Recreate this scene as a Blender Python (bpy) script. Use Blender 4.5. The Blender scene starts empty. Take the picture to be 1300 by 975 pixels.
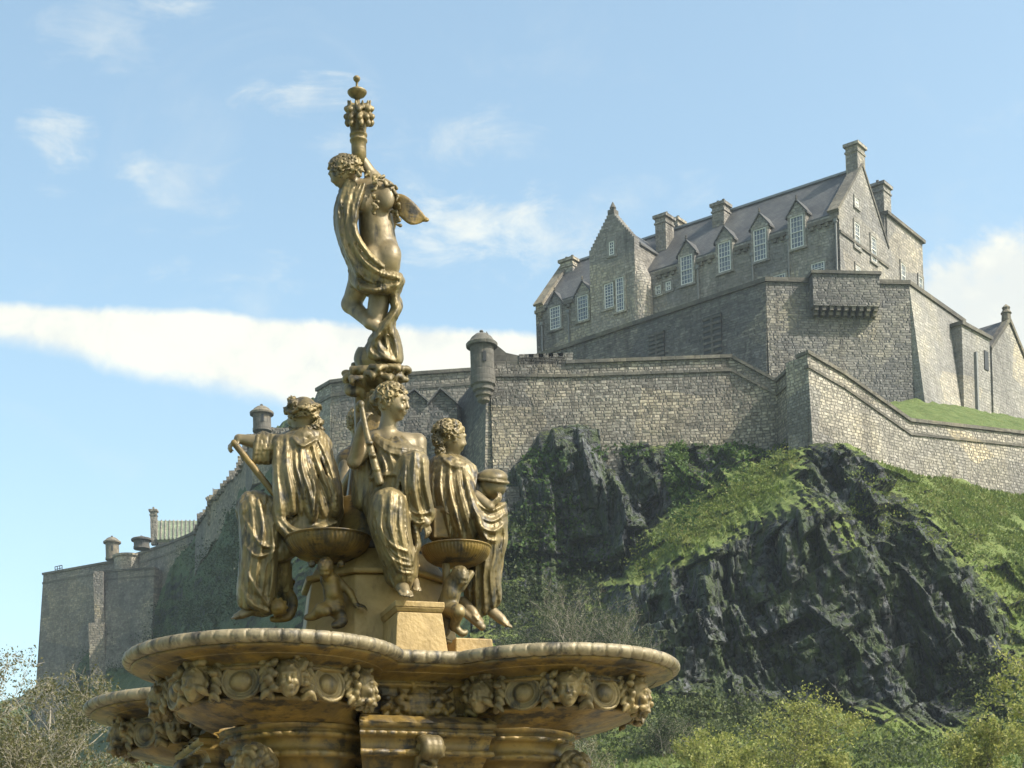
import bpy, bmesh, math, random
import numpy as np
from mathutils import Vector, Matrix

# ------------------------------------------------------------------ camera, sky, sun
SC = bpy.context.scene
COL = SC.collection
F, HY, RO, CZ = 2200.0, 1250.0, 0.03, 1.6       # focal length and horizon row in photo pixels, roll, eye height
CR, SR = math.cos(RO), math.sin(RO)
cam_d = bpy.data.cameras.new('camera')
cam = bpy.data.objects.new('camera', cam_d); COL.objects.link(cam)
cam_d.sensor_width = 36.0
cam_d.lens = 36.0 * F / 1300.0
cam_d.shift_y = (HY - 487.5) / 1300.0
cam_d.clip_start = 0.1; cam_d.clip_end = 6000
cam.matrix_world = Matrix(((CR, SR, 0, 0), (0, 0, -1, 0), (-SR, CR, 0, CZ), (0, 0, 0, 1)))
SC.camera = cam
SC.view_settings.view_transform = 'Standard'
SC.view_settings.look = 'None'
SC.view_settings.gamma = 1.0
SC.view_settings.exposure = 0.75
SC.view_settings.use_curve_mapping = False
SC.render.resolution_x, SC.render.resolution_y = 1024, 768

SUN_AZ, SUN_EL = math.radians(112), math.radians(46)   # azimuth clockwise from +Y (view direction)
S_DIR = Vector((math.sin(SUN_AZ) * math.cos(SUN_EL), math.cos(SUN_AZ) * math.cos(SUN_EL), math.sin(SUN_EL)))
sun_d = bpy.data.lights.new('sun', 'SUN')
sun_d.energy = 4.7; sun_d.angle = math.radians(0.5); sun_d.color = (1.0, 0.95, 0.86)
sun = bpy.data.objects.new('sun', sun_d); COL.objects.link(sun)
sun.rotation_euler = S_DIR.to_track_quat('Z', 'Y').to_euler()

def P(px, py, Y):
    """point at depth Y seen at photo pixel (px, py)"""
    dx, dy = px - 650.0, py - HY
    return Vector(((CR * dx - SR * dy) / F * Y, Y, CZ - (SR * dx + CR * dy) / F * Y))
def UV(px, py):
    p = P(px, py, 1.0); return p.x, p.z - CZ

W = bpy.data.worlds.new('World'); SC.world = W; W.use_nodes = True

class NT:
    """small helper to write node trees"""
    def __init__(s, tree):
        s.t = tree; tree.nodes.clear()
    def n(s, typ, **kw):
        nd = s.t.nodes.new(typ)
        for k, v in kw.items(): setattr(nd, k, v)
        return nd
    def link(s, a, b): s.t.links.new(a, b)
    def put(s, sock, v):
        if isinstance(v, bpy.types.NodeSocket): s.link(v, sock)
        elif v is not None: sock.default_value = v
    def m(s, op, a, b=None, c=None, clamp=False):
        nd = s.n('ShaderNodeMath', operation=op); nd.use_clamp = clamp
        for i, v in enumerate((a, b, c)): s.put(nd.inputs[i], v) if v is not None else None
        return nd.outputs[0]
    def mix(s, f, a, b, mode='MIX'):
        nd = s.n('ShaderNodeMix', data_type='RGBA', blend_type=mode)
        s.put(nd.inputs['Factor'], f); s.put(nd.inputs['A'], col(a)); s.put(nd.inputs['B'], col(b))
        return nd.outputs['Result']
    def sm(s, v, lo, hi, a=0.0, b=1.0):
        nd = s.n('ShaderNodeMapRange', interpolation_type='SMOOTHSTEP')
        s.put(nd.inputs[0], v); s.put(nd.inputs[1], lo); s.put(nd.inputs[2], hi); s.put(nd.inputs[3], a); s.put(nd.inputs[4], b)
        return nd.outputs[0]
    def noise(s, vec, scale, detail=4, rough=0.55, dist=0.0):
        nd = s.n('ShaderNodeTexNoise'); s.put(nd.inputs['Vector'], vec)
        nd.inputs['Scale'].default_value = scale; nd.inputs['Detail'].default_value = detail
        nd.inputs['Roughness'].default_value = rough; nd.inputs['Distortion'].default_value = dist
        return nd.outputs['Fac']
    def vscale(s, vec, sc):
        nd = s.n('ShaderNodeVectorMath', operation='MULTIPLY'); s.put(nd.inputs[0], vec); nd.inputs[1].default_value = sc
        return nd.outputs[0]
    def ramp(s, f, stops):
        nd = s.n('ShaderNodeValToRGB'); s.put(nd.inputs[0], f); e = nd.color_ramp.elements
        while len(e) < len(stops): e.new(0.5)
        for el, (p, c) in zip(e, stops): el.position = p; el.color = col(c)
        return nd.outputs[0]
def col(c):
    if isinstance(c, (tuple, list)): return tuple(c) + (1.0,) if len(c) == 3 else tuple(c)
    return c

def build_sky():
    N = NT(W.node_tree)
    out = N.n('ShaderNodeOutputWorld'); bg = N.n('ShaderNodeBackground')
    sky = N.n('ShaderNodeTexSky', sky_type='NISHITA')
    sky.sun_disc = False; sky.sun_elevation = SUN_EL; sky.sun_rotation = SUN_AZ
    sky.altitude = 50; sky.air_density = 1.0; sky.dust_density = 2.4; sky.ozone_density = 2.0
    tc = N.n('ShaderNodeTexCoord'); sep = N.n('ShaderNodeSeparateXYZ'); N.link(tc.outputs['Generated'], sep.inputs[0])
    x, y, z = sep.outputs
    ya = N.m('MAXIMUM', N.m('ABSOLUTE', y), 0.05)
    u = N.m('DIVIDE', x, ya); v = N.m('DIVIDE', z, ya)
    cv = N.n('ShaderNodeCombineXYZ'); N.put(cv.inputs[0], u); N.put(cv.inputs[1], v)
    uv = cv.outputs[0]
    n1 = N.noise(uv, 9.0, 6, 0.6, 0.3)
    n2 = N.noise(N.vscale(uv, (1.0, 2.2, 1.0)), 16.0, 6, 0.65, 0.6)
    nb = N.m('SUBTRACT', n1, 0.5)
    # broad bright bank of cloud, low on the left
    (u0, v0), (u1, v1) = UV(0, 380), UV(680, 420)
    top = N.m('ADD', N.m('MULTIPLY', N.m('SUBTRACT', u, u0), (v1 - v0) / (u1 - u0)), v0)
    (u2, v2), (u3, v3) = UV(0, 440), UV(330, 512)
    bot = N.m('ADD', N.m('MULTIPLY', N.m('SUBTRACT', u, u2), (v3 - v2) / (u3 - u2)), v2)
    n3 = N.noise(uv, 34.0, 6, 0.65, 0.4); nb3 = N.m('SUBTRACT', n3, 0.5)
    ft = N.sm(N.m('ADD', N.m('SUBTRACT', top, v), N.m('ADD', N.m('MULTIPLY', nb, 0.016), N.m('MULTIPLY', nb3, 0.007))), -0.001, 0.006)
    fb = N.sm(N.m('ADD', N.m('SUBTRACT', v, bot), N.m('ADD', N.m('MULTIPLY', nb, 0.024), N.m('MULTIPLY', nb3, 0.012))), -0.003, 0.013)
    cl = N.m('MULTIPLY', ft, fb)
    cl = N.m('MULTIPLY', cl, N.sm(u, UV(840, 440)[0], UV(700, 440)[0]))
    def blob(px, py, rx, ry, amt, dense, src):
        """dense = 1: solid cloud with a broken edge; 0: torn wisps"""
        (cx, cy) = UV(px, py)
        dx = N.m('MULTIPLY', N.m('SUBTRACT', u, cx), F / rx); dy = N.m('MULTIPLY', N.m('SUBTRACT', v, cy), F / ry)
        d = N.m('SQRT', N.m('ADD', N.m('MULTIPLY', dx, dx), N.m('MULTIPLY', dy, dy)))
        f = N.m('SUBTRACT', 1.0, d)
        k = N.m('ADD', N.m('MULTIPLY', f, 0.9 if dense else 0.55), N.m('ADD', N.m('MULTIPLY', N.m('SUBTRACT', src, 0.5), 1.3 if dense else 2.2), N.m('MULTIPLY', nb3, 0.5 if dense else 0.7)))
        g = N.sm(k, 0.05, 0.32 if dense else 1.0)
        return N.m('MULTIPLY', N.m('MULTIPLY', g, N.sm(f, 0.0, 0.15)), amt)
    for b in ((1310, 395, 200, 150, 1.0, 1, n1), (1220, 420, 150, 150, .95, 1, n1), (1180, 460, 90, 110, .9, 1, n1),
              (600, 300, 200, 85, .8, 0, n2), (710, 305, 150, 70, .6, 0, n2), (560, 180, 190, 60, .4, 0, n2),
              (385, 122, 110, 36, .75, 0, n2), (72, 180, 60, 75, .6, 0, n2), (168, 212, 46, 50, .55, 0, n2),
              (300, 350, 150, 36, .45, 0, n2), (225, 10, 70, 36, .55, 0, n2), (130, 50, 120, 60, .3, 0, n2), (230, 240, 120, 70, .35, 0, n2), (830, 250, 110, 60, .3, 0, n2)):
        cl = N.m('MAXIMUM', cl, blob(*b))
    cirrus = N.m('MULTIPLY', N.sm(N.noise(N.vscale(uv, (1.0, 1.6, 1.0)), 5.0, 7, 0.68, 1.0), 0.52, 0.85), 0.22)
    cl = N.m('MAXIMUM', cl, cirrus, clamp=True)
    skyc = N.mix(1.0, sky.outputs[0], SKY_TINT, 'MULTIPLY')
    shade = N.sm(N.m('ADD', n1, N.m('MULTIPLY', nb3, 0.5)), 0.32, 0.62)
    c = N.mix(cl, skyc, N.mix(shade, tuple(q * f for q, f in zip(CLOUD, (.80, .84, .92))), CLOUD))
    N.link(c, bg.inputs['Color']); bg.inputs['Strength'].default_value = SKY_STRENGTH
    N.link(bg.outputs[0], out.inputs[0])
SKY_STRENGTH = 0.15
SKY_TINT = (1.34, 1.33, 1.08)
CLOUD = (4.3, 4.3, 3.8)
build_sky()

# ------------------------------------------------------------------ helpers
def props(o, label=None, cat=None, group=None, kind=None):
    if label: o['label'] = label
    if cat: o['category'] = cat
    if group: o['group'] = group
    if kind: o['kind'] = kind
    return o
def thing(name, label, cat, loc=(0, 0, 0), group=None):
    o = bpy.data.objects.new(name, None); COL.objects.link(o); o.location = loc
    o.empty_display_size = 0.3
    return props(o, label, cat, group)
def link(name, me, mat, parent=None, smooth=False):
    o = bpy.data.objects.new(name, me); COL.objects.link(o)
    if mat is not None and not me.materials: me.materials.append(mat)
    if smooth: me.polygons.foreach_set('use_smooth', np.ones(len(me.polygons), dtype=bool))
    if parent is not None:
        o.parent = parent
        o.matrix_parent_inverse = Matrix.Translation(wloc(parent)).inverted()
    return o
def wloc(o):
    l = o.location.copy()
    while o.parent is not None:
        l = l + o.matrix_parent_inverse.to_translation(); o = o.parent; l = l + o.location
    return l
def pydata(name, v, f):
    me = bpy.data.meshes.new(name); me.from_pydata([tuple(p) for p in v], [], [tuple(q) for q in f]); me.update()
    return me
def np_mesh(name, v, q):
    """vertices (n,3), faces (m,3|4) numpy arrays -> mesh"""
    v = np.asarray(v, np.float32); q = np.asarray(q, np.int32); k = q.shape[1]
    me = bpy.data.meshes.new(name)
    me.vertices.add(len(v)); me.vertices.foreach_set('co', v.ravel())
    me.loops.add(q.size); me.loops.foreach_set('vertex_index', q.ravel())
    me.polygons.add(len(q)); me.polygons.foreach_set('loop_start', np.arange(len(q), dtype=np.int32) * k)
    me.update(calc_edges=True); me.validate()
    return me

class MB:
    """collects simple solids into one mesh"""
    def __init__(s): s.v = []; s.f = []
    def add(s, v, f):
        o = len(s.v); s.v += [tuple(p) for p in v]; s.f += [tuple(i + o for i in q) for q in f]
    def box(s, c, size, ax=None):
        """box centred at c; ax = (ex, ey, ez) unit axes"""
        ex, ey, ez = ax or (Vector((1, 0, 0)), Vector((0, 1, 0)), Vector((0, 0, 1)))
        c = Vector(c); a, b, d = size[0] / 2, size[1] / 2, size[2] / 2
        v = [c + ex * (i * a) + ey * (j * b) + ez * (k * d) for k in (-1, 1) for j in (-1, 1) for i in (-1, 1)]
        s.add(v, [(0, 2, 3, 1), (4, 5, 7, 6), (0, 1, 5, 4), (2, 6, 7, 3), (0, 4, 6, 2), (1, 3, 7, 5)])
    def prism(s, poly, off):
        """planar polygon (3D points) extruded by vector off"""
        n = len(poly); poly = [Vector(p) for p in poly]; off = Vector(off)
        v = poly + [p + off for p in poly]
        s.add(v, [tuple(range(n))[::-1], tuple(range(n, 2 * n))] + [(i, (i + 1) % n, n + (i + 1) % n, n + i) for i in range(n)])
    def tube(s, pts, rs, seg=8, cap=True):
        pts = [Vector(p) for p in pts]; n = len(pts)
        if not isinstance(rs, (list, tuple)): rs = [rs] * n
        v = []; f = []
        ref = None
        for i, p in enumerate(pts):
            t = (pts[min(i + 1, n - 1)] - pts[max(i - 1, 0)]).normalized()
            if ref is None: ref = Vector((0, 0, 1)) if abs(t.z) < 0.9 else Vector((1, 0, 0))
            a = (ref - t * ref.dot(t))
            if a.length < 1e-6: a = Vector((1, 0, 0)) - t * t.x
            a.normalize(); b = t.cross(a); ref = a
            for k in range(seg):
                w = 2 * math.pi * k / seg
                v.append(p + (a * math.cos(w) + b * math.sin(w)) * rs[i])
        for i in range(n - 1):
            for k in range(seg):
                f.append((i * seg + k, i * seg + (k + 1) % seg, (i + 1) * seg + (k + 1) % seg, (i + 1) * seg + k))
        if cap:
            f.append(tuple(range(seg))[::-1]); f.append(tuple((n - 1) * seg + k for k in range(seg)))
        s.add(v, f)
    def lathe(s, c, prof, seg=24, cap=True):
        c = Vector(c); v = []; f = []
        for r, z in prof:
            for k in range(seg):
                w = 2 * math.pi * k / seg
                v.append(c + Vector((math.cos(w) * r, math.sin(w) * r, z)))
        for i in range(len(prof) - 1):
            for k in range(seg):
                f.append((i * seg + k, i * seg + (k + 1) % seg, (i + 1) * seg + (k + 1) % seg, (i + 1) * seg + k))
        if cap:
            f.append(tuple(range(seg))[::-1]); f.append(tuple((len(prof) - 1) * seg + k for k in range(seg)))
        s.add(v, f)
    def obj(s, name, mat, parent=None, smooth=False, fix=True):
        me = pydata(name, s.v, s.f)
        if fix:
            bm = bmesh.new(); bm.from_mesh(me); bmesh.ops.recalc_face_normals(bm, faces=bm.faces); bm.to_mesh(me); bm.free()
        return link(name, me, mat, parent, smooth)

# ---- numpy noise
def _h(*a):
    h = np.zeros(np.broadcast(*a).shape, np.uint32)
    for i, q in enumerate(a):
        h = (h ^ (q.astype(np.int64) & 0xffffffff).astype(np.uint32)) * np.uint32(0x9E3779B1 + 2 * i)
        h ^= h >> np.uint32(15)
    h = h * np.uint32(0x85EBCA6B); h ^= h >> np.uint32(13); h = h * np.uint32(0xC2B2AE35); h ^= h >> np.uint32(16)
    return h
def hsh(*a): return _h(*a).astype(np.float32) / np.float32(4294967295.0)
def vnoise(x, y, z=None, seed=0):
    """smooth value noise in -1..1 (2D or 3D)"""
    c = [np.asarray(x, np.float32), np.asarray(y, np.float32)] + ([] if z is None else [np.asarray(z, np.float32)])
    c = np.broadcast_arrays(*c)
    i = [np.floor(q).astype(np.int64) for q in c]; f = [q - k for q, k in zip(c, i)]
    f = [q * q * q * (q * (q * 6 - 15) + 10) for q in f]
    r = 0
    import itertools
    for cor in itertools.product((0, 1), repeat=len(c)):
        w = 1
        for q, b in zip(f, cor): w = w * (q if b else 1 - q)
        r = r + w * hsh(*[k + b for k, b in zip(i, cor)], np.full(1, seed, np.int64))
    return r * 2 - 1
def fbm(x, y, oct=4, seed=0, gain=0.5):
    a, r, t = 1.0, 0, 0
    for o in range(oct):
        r = r + a * vnoise(x * 2 ** o, y * 2 ** o, None, seed + o); t += a; a *= gain
    return r / t
def blocks(x, y, seed=0, tilt=1.1, bow=0.55):
    """continuous broken-rock relief: the lower envelope of randomly tilted, slightly bowed plates"""
    ix, iy = np.floor(x).astype(np.int64), np.floor(y).astype(np.int64); s1 = np.full(1, seed, np.int64)
    best = np.full(x.shape, 9.0, np.float32)
    for a in (-1, 0, 1):
        for b in (-1, 0, 1):
            jx, jy = ix + a, iy + b
            dx = x - (jx + .5 + (hsh(jx, jy, s1) - .5) * .9); dy = y - (jy + .5 + (hsh(jx, jy, s1 + 1) - .5) * .9)
            hh = (hsh(jx, jy, s1 + 2) - .5) * .7 + tilt * ((hsh(jx, jy, s1 + 3) - .5) * dx + (hsh(jx, jy, s1 + 4) - .5) * dy) + bow * (dx * dx + dy * dy)
            best = np.minimum(best, hh)
    return best - .1

# ---- signed-distance sculpting in photo pixels: x right, y down, z away from the camera
class Sculpt:
    def __init__(s, lo, hi, h=1.4):
        s.h = h; s.lo = np.array(lo, np.float32)
        s.n = np.ceil((np.array(hi) - np.array(lo)) / h).astype(int) + 1
        s.ax = [s.lo[i] + h * np.arange(s.n[i], dtype=np.float32) for i in range(3)]
        s.d = np.full(tuple(s.n), 50.0, np.float32)
    def put(s, lo, hi, f, k=3.0, op='u', pad=0.0):
        m = k + 2.5 * s.h + pad
        sl = []
        for i in range(3):
            a = int(np.clip(np.floor((lo[i] - m - s.lo[i]) / s.h), 0, s.n[i])); b = int(np.clip(np.ceil((hi[i] + m - s.lo[i]) / s.h) + 1, 0, s.n[i]))
            if b <= a: return
            sl.append(slice(a, b))
        sl = tuple(sl)
        x = s.ax[0][sl[0]][:, None, None]; y = s.ax[1][sl[1]][None, :, None]; z = s.ax[2][sl[2]][None, None, :]
        dn = f(x, y, z).astype(np.float32); d = s.d[sl]
        if op == 'u':
            g = np.maximum(k - np.abs(d - dn), 0) / max(k, 1e-6); s.d[sl] = np.minimum(d, dn) - g * g * k * 0.25
        elif op == 's':
            dn = -dn; g = np.maximum(k - np.abs(d - dn), 0) / max(k, 1e-6); s.d[sl] = np.maximum(d, dn) + g * g * k * 0.25
    def cap(s, a, b, r0, r1=None, k=3.0, disp=None, op='u', pad=0.0, flat=None):
        """tapered capsule a->b; flat=(axis vector, factor) squashes it"""
        r1 = r0 if r1 is None else r1
        a = np.array(a, np.float32); b = np.array(b, np.float32); ba = b - a; L = float(ba @ ba) + 1e-6
        R = max(r0, r1)
        def f(x, y, z):
            px, py, pz = x - a[0], y - a[1], z - a[2]
            t = np.clip((px * ba[0] + py * ba[1] + pz * ba[2]) / L, 0, 1)
            qx, qy, qz = px - t * ba[0], py - t * ba[1], pz - t * ba[2]
            if flat is not None:
                n, q = flat; dn = qx * n[0] + qy * n[1] + qz * n[2]; e = (q - 1) * dn
                qx, qy, qz = qx + e * n[0], qy + e * n[1], qz + e * n[2]
            d = np.sqrt(qx * qx + qy * qy + qz * qz) - (r0 + (r1 - r0) * t)
            if disp is not None: d = d - disp(x, y, z)
            return d
        s.put(np.minimum(a, b) - R, np.maximum(a, b) + R, f, k, op, pad)
    def poly(s, pts, rs, k=2.0, **kw):
        """stroke through points"""
        n = len(pts)
        if not isinstance(rs, (list, tuple)): rs = [rs] * n
        # smooth the stroke
        q, r = catmull(pts, rs, 4)
        for i in range(len(q) - 1): s.cap(q[i], q[i + 1], r[i], r[i + 1], k, **kw)
    def folds(s, L):
        """a set of folds, with a finer one laid between neighbours that run side by side"""
        for i, (p, r) in enumerate(L):
            s.fold(p, r)
            if i + 1 < len(L) and len(L[i + 1][0]) == len(p):
                a, b = np.array(p, float), np.array(L[i + 1][0], float); d = np.linalg.norm((a - b)[:, :2], axis=1)
                if d.max() < 24 and d.min() > 3:
                    n = len(p); w = .5 + .08 * math.sin(2.7 * i); e = (np.arange(n) / (n - 1) - .5) * .16
                    s.fold(a * w + b * (1 - w) + (b - a) * e[:, None] + np.array((0, 0, 1.0)), [q * .55 for q in r])
    def fold(s, pts, rs):
        """a cloth fold: a soft swelling with a sharp crest, tapering at both ends"""
        s.poly(pts, [r * .5 for r in rs], k=7.0)
        q, r = catmull(pts, rs, 5); n = len(q)
        w = np.sin(np.pi * (np.arange(n) + .6) / (n + .2)) ** .5
        R = r.max() * 2.2
        lo = q.min(0) - R; hi = q.max(0) + R; lo[2] -= 22; hi[2] += 14
        sl = []
        for i in range(3):
            a = int(np.clip(np.floor((lo[i] - s.lo[i]) / s.h), 0, s.n[i])); b = int(np.clip(np.ceil((hi[i] - s.lo[i]) / s.h) + 1, 0, s.n[i]))
            if b <= a: return
            sl.append(slice(a, b))
        x = s.ax[0][sl[0]][:, None]; y = s.ax[1][sl[1]][None, :]
        best = np.zeros((x.shape[0], y.shape[1]), np.float32)
        for i in range(n - 1):
            a, b = q[i][:2], q[i + 1][:2]; ba = b - a; L = ba @ ba + 1e-6
            t = np.clip(((x - a[0]) * ba[0] + (y - a[1]) * ba[1]) / L, 0, 1)
            dd = np.sqrt((x - a[0] - t * ba[0]) ** 2 + (y - a[1] - t * ba[1]) ** 2)
            rr = r[i] * 1.25
            best = np.maximum(best, w[i] * r[i] * 1.15 * np.clip(1 - dd / rr, 0, 1))
        zf = np.clip((s.ax[2][sl[2]] - lo[2]) / 6, 0, 1) * np.clip((hi[2] - s.ax[2][sl[2]]) / 6, 0, 1)
        s.d[tuple(sl)] -= best[:, :, None] * zf[None, None, :]
    def crumple(s, amp=2.0, fx=.11, fy=.028, seed=0):
        """irregular cloth folds hanging downwards, with sharp crests"""
        m = np.abs(s.d) < 7
        I = np.argwhere(m); x = s.ax[0][I[:, 0]]; y = s.ax[1][I[:, 1]]; z = s.ax[2][I[:, 2]]
        w = vnoise(x * .03, y * .02, z * .03, seed + 9) * 9; w2 = vnoise(x * .05, y * .05, z * .05, seed + 8) * 4
        a = 1 - np.abs(vnoise((x + w) * fx, (y + w2) * fy, (z + w2) * fx, seed)) * 2.2
        b = 1 - np.abs(vnoise((x + w2) * fx * 2.1, (y + w) * fy * 1.8, (z + w) * fx * 2.1, seed + 1)) * 2.2
        s.d[m] -= (amp * a + .45 * amp * b).astype(np.float32)
    def ell(s, c, r, k=3.0, rot=0.0, disp=None, op='u', pad=0.0, M=None):
        """ellipsoid; rot = rotation in the picture plane (radians), M = rows of local axes"""
        c = np.array(c, np.float32); R = max(r)
        cr, sr = math.cos(rot), math.sin(rot)
        if M is None: M = ((cr, sr, 0), (-sr, cr, 0), (0, 0, 1))
        def f(x, y, z):
            px, py, pz = x - c[0], y - c[1], z - c[2]
            q = [(px * m[0] + py * m[1] + pz * m[2]) for m in M]
            k0 = np.sqrt(sum((q[i] / r[i]) ** 2 for i in range(3))); k1 = np.sqrt(sum((q[i] / (r[i] * r[i])) ** 2 for i in range(3))) + 1e-6
            d = k0 * (k0 - 1.0) / k1
            if disp is not None: d = d - disp(x, y, z)
            return d
        s.put(c - R, c + R, f, k, op, pad)
    def box(s, c, hf, rnd=1.0, k=1.0, M=((1, 0, 0), (0, 1, 0), (0, 0, 1)), op='u', disp=None):
        c = np.array(c, np.float32); R = float(np.linalg.norm(hf))
        def f(x, y, z):
            px, py, pz = x - c[0], y - c[1], z - c[2]
            q = [np.abs(px * m[0] + py * m[1] + pz * m[2]) - (hf[i] - rnd) for i, m in enumerate(M)]
            d = np.sqrt(sum(np.maximum(e, 0) ** 2 for e in q)) + np.minimum(np.maximum(np.maximum(q[0], q[1]), q[2]), 0) - rnd
            if disp is not None: d = d - disp(x, y, z)
            return d
        s.put(c - R, c + R, f, k, op)
    def mesh(s, name, xf):
        """naive surface nets"""
        d = s.d; h = s.h; ins = d < 0
        c = [ins[a:d.shape[0] - 1 + a, b:d.shape[1] - 1 + b, e:d.shape[2] - 1 + e] for a in (0, 1) for b in (0, 1) for e in (0, 1)]
        cnt = sum(q.astype(np.int8) for q in c); act = (cnt > 0) & (cnt < 8)
        I = np.argwhere(act); idx = np.full(act.shape, -1, np.int32); idx[act] = np.arange(len(I))
        corners = np.array([(a, b, e) for a in (0, 1) for b in (0, 1) for e in (0, 1)])
        val = np.stack([d[I[:, 0] + q[0], I[:, 1] + q[1], I[:, 2] + q[2]] for q in corners], 1)
        acc = np.zeros((len(I), 3), np.float32); num = np.zeros(len(I), np.float32)
        for i in range(8):
            for j in range(i + 1, 8):
                if np.abs(corners[i] - corners[j]).sum() != 1: continue
                va, vb = val[:, i], val[:, j]; cr = (va < 0) != (vb < 0)
                t = np.where(cr, va / np.where(cr, va - vb, 1), 0)[:, None]
                p = corners[i] + t * (corners[j] - corners[i])
                acc += np.where(cr[:, None], p, 0); num += cr
        v = (I + acc / num[:, None]) * h + s.lo
        Q = []
        for ax in range(3):
            o = [i for i in range(3) if i != ax]
            sl0 = [slice(1, -1)] * 3; sl0[ax] = slice(0, -1); sl1 = [slice(1, -1)] * 3; sl1[ax] = slice(1, None)
            a, b = ins[tuple(sl0)], ins[tuple(sl1)]
            E = np.argwhere(a != b); sgn = a[tuple(E.T)]
            E = E + 1; E[:, ax] -= 1
            def cell(da, db):
                e = E.copy(); e[:, o[0]] -= da; e[:, o[1]] -= db
                return idx[tuple(e.T)]
            q = np.stack([cell(0, 0), cell(1, 0), cell(1, 1), cell(0, 1)], 1)
            fl = sgn if ax != 1 else ~sgn
            q[fl] = q[fl][:, ::-1]
            Q.append(q)
        Q = np.concatenate(Q)
        Q = Q[(Q >= 0).all(1)]
        return np_mesh(name, xf(v), Q)
def catmull(pts, rs, sub):
    p = np.array(pts, float); r = np.array(rs, float); n = len(p)
    if n < 3: return p, r
    Q = []; R = []
    for i in range(n - 1):
        p0, p1, p2, p3 = p[max(i - 1, 0)], p[i], p[i + 1], p[min(i + 2, n - 1)]
        for t in np.arange(sub) / sub:
            Q.append(0.5 * ((2 * p1) + (-p0 + p2) * t + (2 * p0 - 5 * p1 + 4 * p2 - p3) * t * t + (-p0 + 3 * p1 - 3 * p2 + p3) * t ** 3))
            R.append(r[i] + (r[i + 1] - r[i]) * t)
    Q.append(p[-1]); R.append(r[-1])
    return np.array(Q), np.array(R)
def px_to_world(v, Y0=12.0):
    """photo-pixel sculpt space (depth in pixels at Y0) -> world"""
    Y = Y0 + v[:, 2] * (Y0 / F)
    dx, dy = v[:, 0] - 650.0, v[:, 1] - HY
    return np.stack([(CR * dx - SR * dy) / F * Y, Y, CZ - (SR * dx + CR * dy) / F * Y], 1)
# ------------------------------------------------------------------ materials
def material(name):
    m = bpy.data.materials.new(name); m.use_nodes = True
    N = NT(m.node_tree); out = N.n('ShaderNodeOutputMaterial'); b = N.n('ShaderNodeBsdfPrincipled')
    N.link(b.outputs[0], out.inputs[0]); return m, N, b
def bump(N, b, h, dist, strength=1.0):
    nd = N.n('ShaderNodeBump'); nd.inputs['Distance'].default_value = dist; nd.inputs['Strength'].default_value = strength
    N.put(nd.inputs['Height'], h); N.link(nd.outputs[0], b.inputs['Normal'])
def geo_pos(N):
    return N.n('ShaderNodeNewGeometry').outputs['Position']

def gilt(name, light, mid, dark, metal=0.6, rough=0.42, grime=0.5, fine=14.0, bmp=0.003, drip=False):
    """old gold paint over iron, worn and stained"""
    m, N, b = material(name); p = geo_pos(N)
    a = N.noise(p, 5.5, 5, 0.6, 0.4); c = N.noise(N.vscale(p, (1, 1, 0.35)), fine, 5, 0.65)
    base = N.mix(N.sm(a, 0.35, 0.68), mid, light)
    st = N.sm(c, grime, grime + 0.22)
    base = N.mix(st, base, dark)
    if drip:                                                             # black water stains and run marks
        k1 = N.noise(N.vscale(p, (1, 1, 1.6)), 2.6, 6, 0.7, 0.6); k2 = N.noise(N.vscale(p, (1, 1, 0.16)), 11.0, 4, 0.6); k3 = N.noise(N.vscale(p, (1, 1, 9)), 5.0, 4, 0.7, 0.3)
        w = N.m('ADD', N.m('MULTIPLY', k1, 1.0), N.m('ADD', N.m('MULTIPLY', N.m('SUBTRACT', k2, 0.5), 0.55), N.m('MULTIPLY', N.m('SUBTRACT', k3, 0.5), 0.35)))
        base = N.mix(N.sm(w, 0.50, 0.66, 0, 0.92), base, (0.012, 0.011, 0.009))
        base = N.mix(N.sm(N.noise(p, 3.4, 5, 0.7), 0.60, 0.74, 0, 0.6), base, (0.10, 0.10, 0.065))
    N.link(base, b.inputs['Base Color'])
    N.put(b.inputs['Metallic'], N.m('MULTIPLY', N.m('SUBTRACT', 1.0, st), metal))
    N.put(b.inputs['Roughness'], N.m('ADD', N.m('MULTIPLY', c, 0.15), rough + 0.02))
    if bmp: bump(N, b, N.m('ADD', N.noise(p, 40, 3, 0.5), N.m("MULTIPLY", a, 2.0)), bmp)
    return m
M_GILT = gilt('gilt_bronze', (0.225, 0.168, 0.072), (0.108, 0.082, 0.035), (0.017, 0.015, 0.010), 0.32, 0.40, 0.48, bmp=.0015)
M_GILT_SKIN = gilt('gilt_bronze_skin', (0.235, 0.18, 0.095), (0.13, 0.10, 0.052), (0.03, 0.026, 0.018), 0.3, 0.40, 0.53, bmp=.0015)
M_GILT_DARK = gilt('stained_bronze', (0.21, 0.135, 0.03), (0.10, 0.066, 0.018), (0.02, 0.017, 0.012), 0.2, 0.44, 0.49, 6.0, drip=True)
M_GILT_LEAF = gilt('leaf_bronze', (0.215, 0.158, 0.064), (0.095, 0.071, 0.029), (0.016, 0.014, 0.010), 0.24, 0.44, 0.48, 12.0)
M_RIM = gilt('worn_rim_paint', (0.27, 0.222, 0.135), (0.155, 0.124, 0.068), (0.03, 0.026, 0.018), 0.15, 0.46, 0.46, 11.0)
M_PED = gilt('pedestal_paint', (0.37, 0.255, 0.10), (0.26, 0.175, 0.06), (0.12, 0.075, 0.025), 0.06, 0.5, 0.52, 6.0, 0.004)

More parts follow.
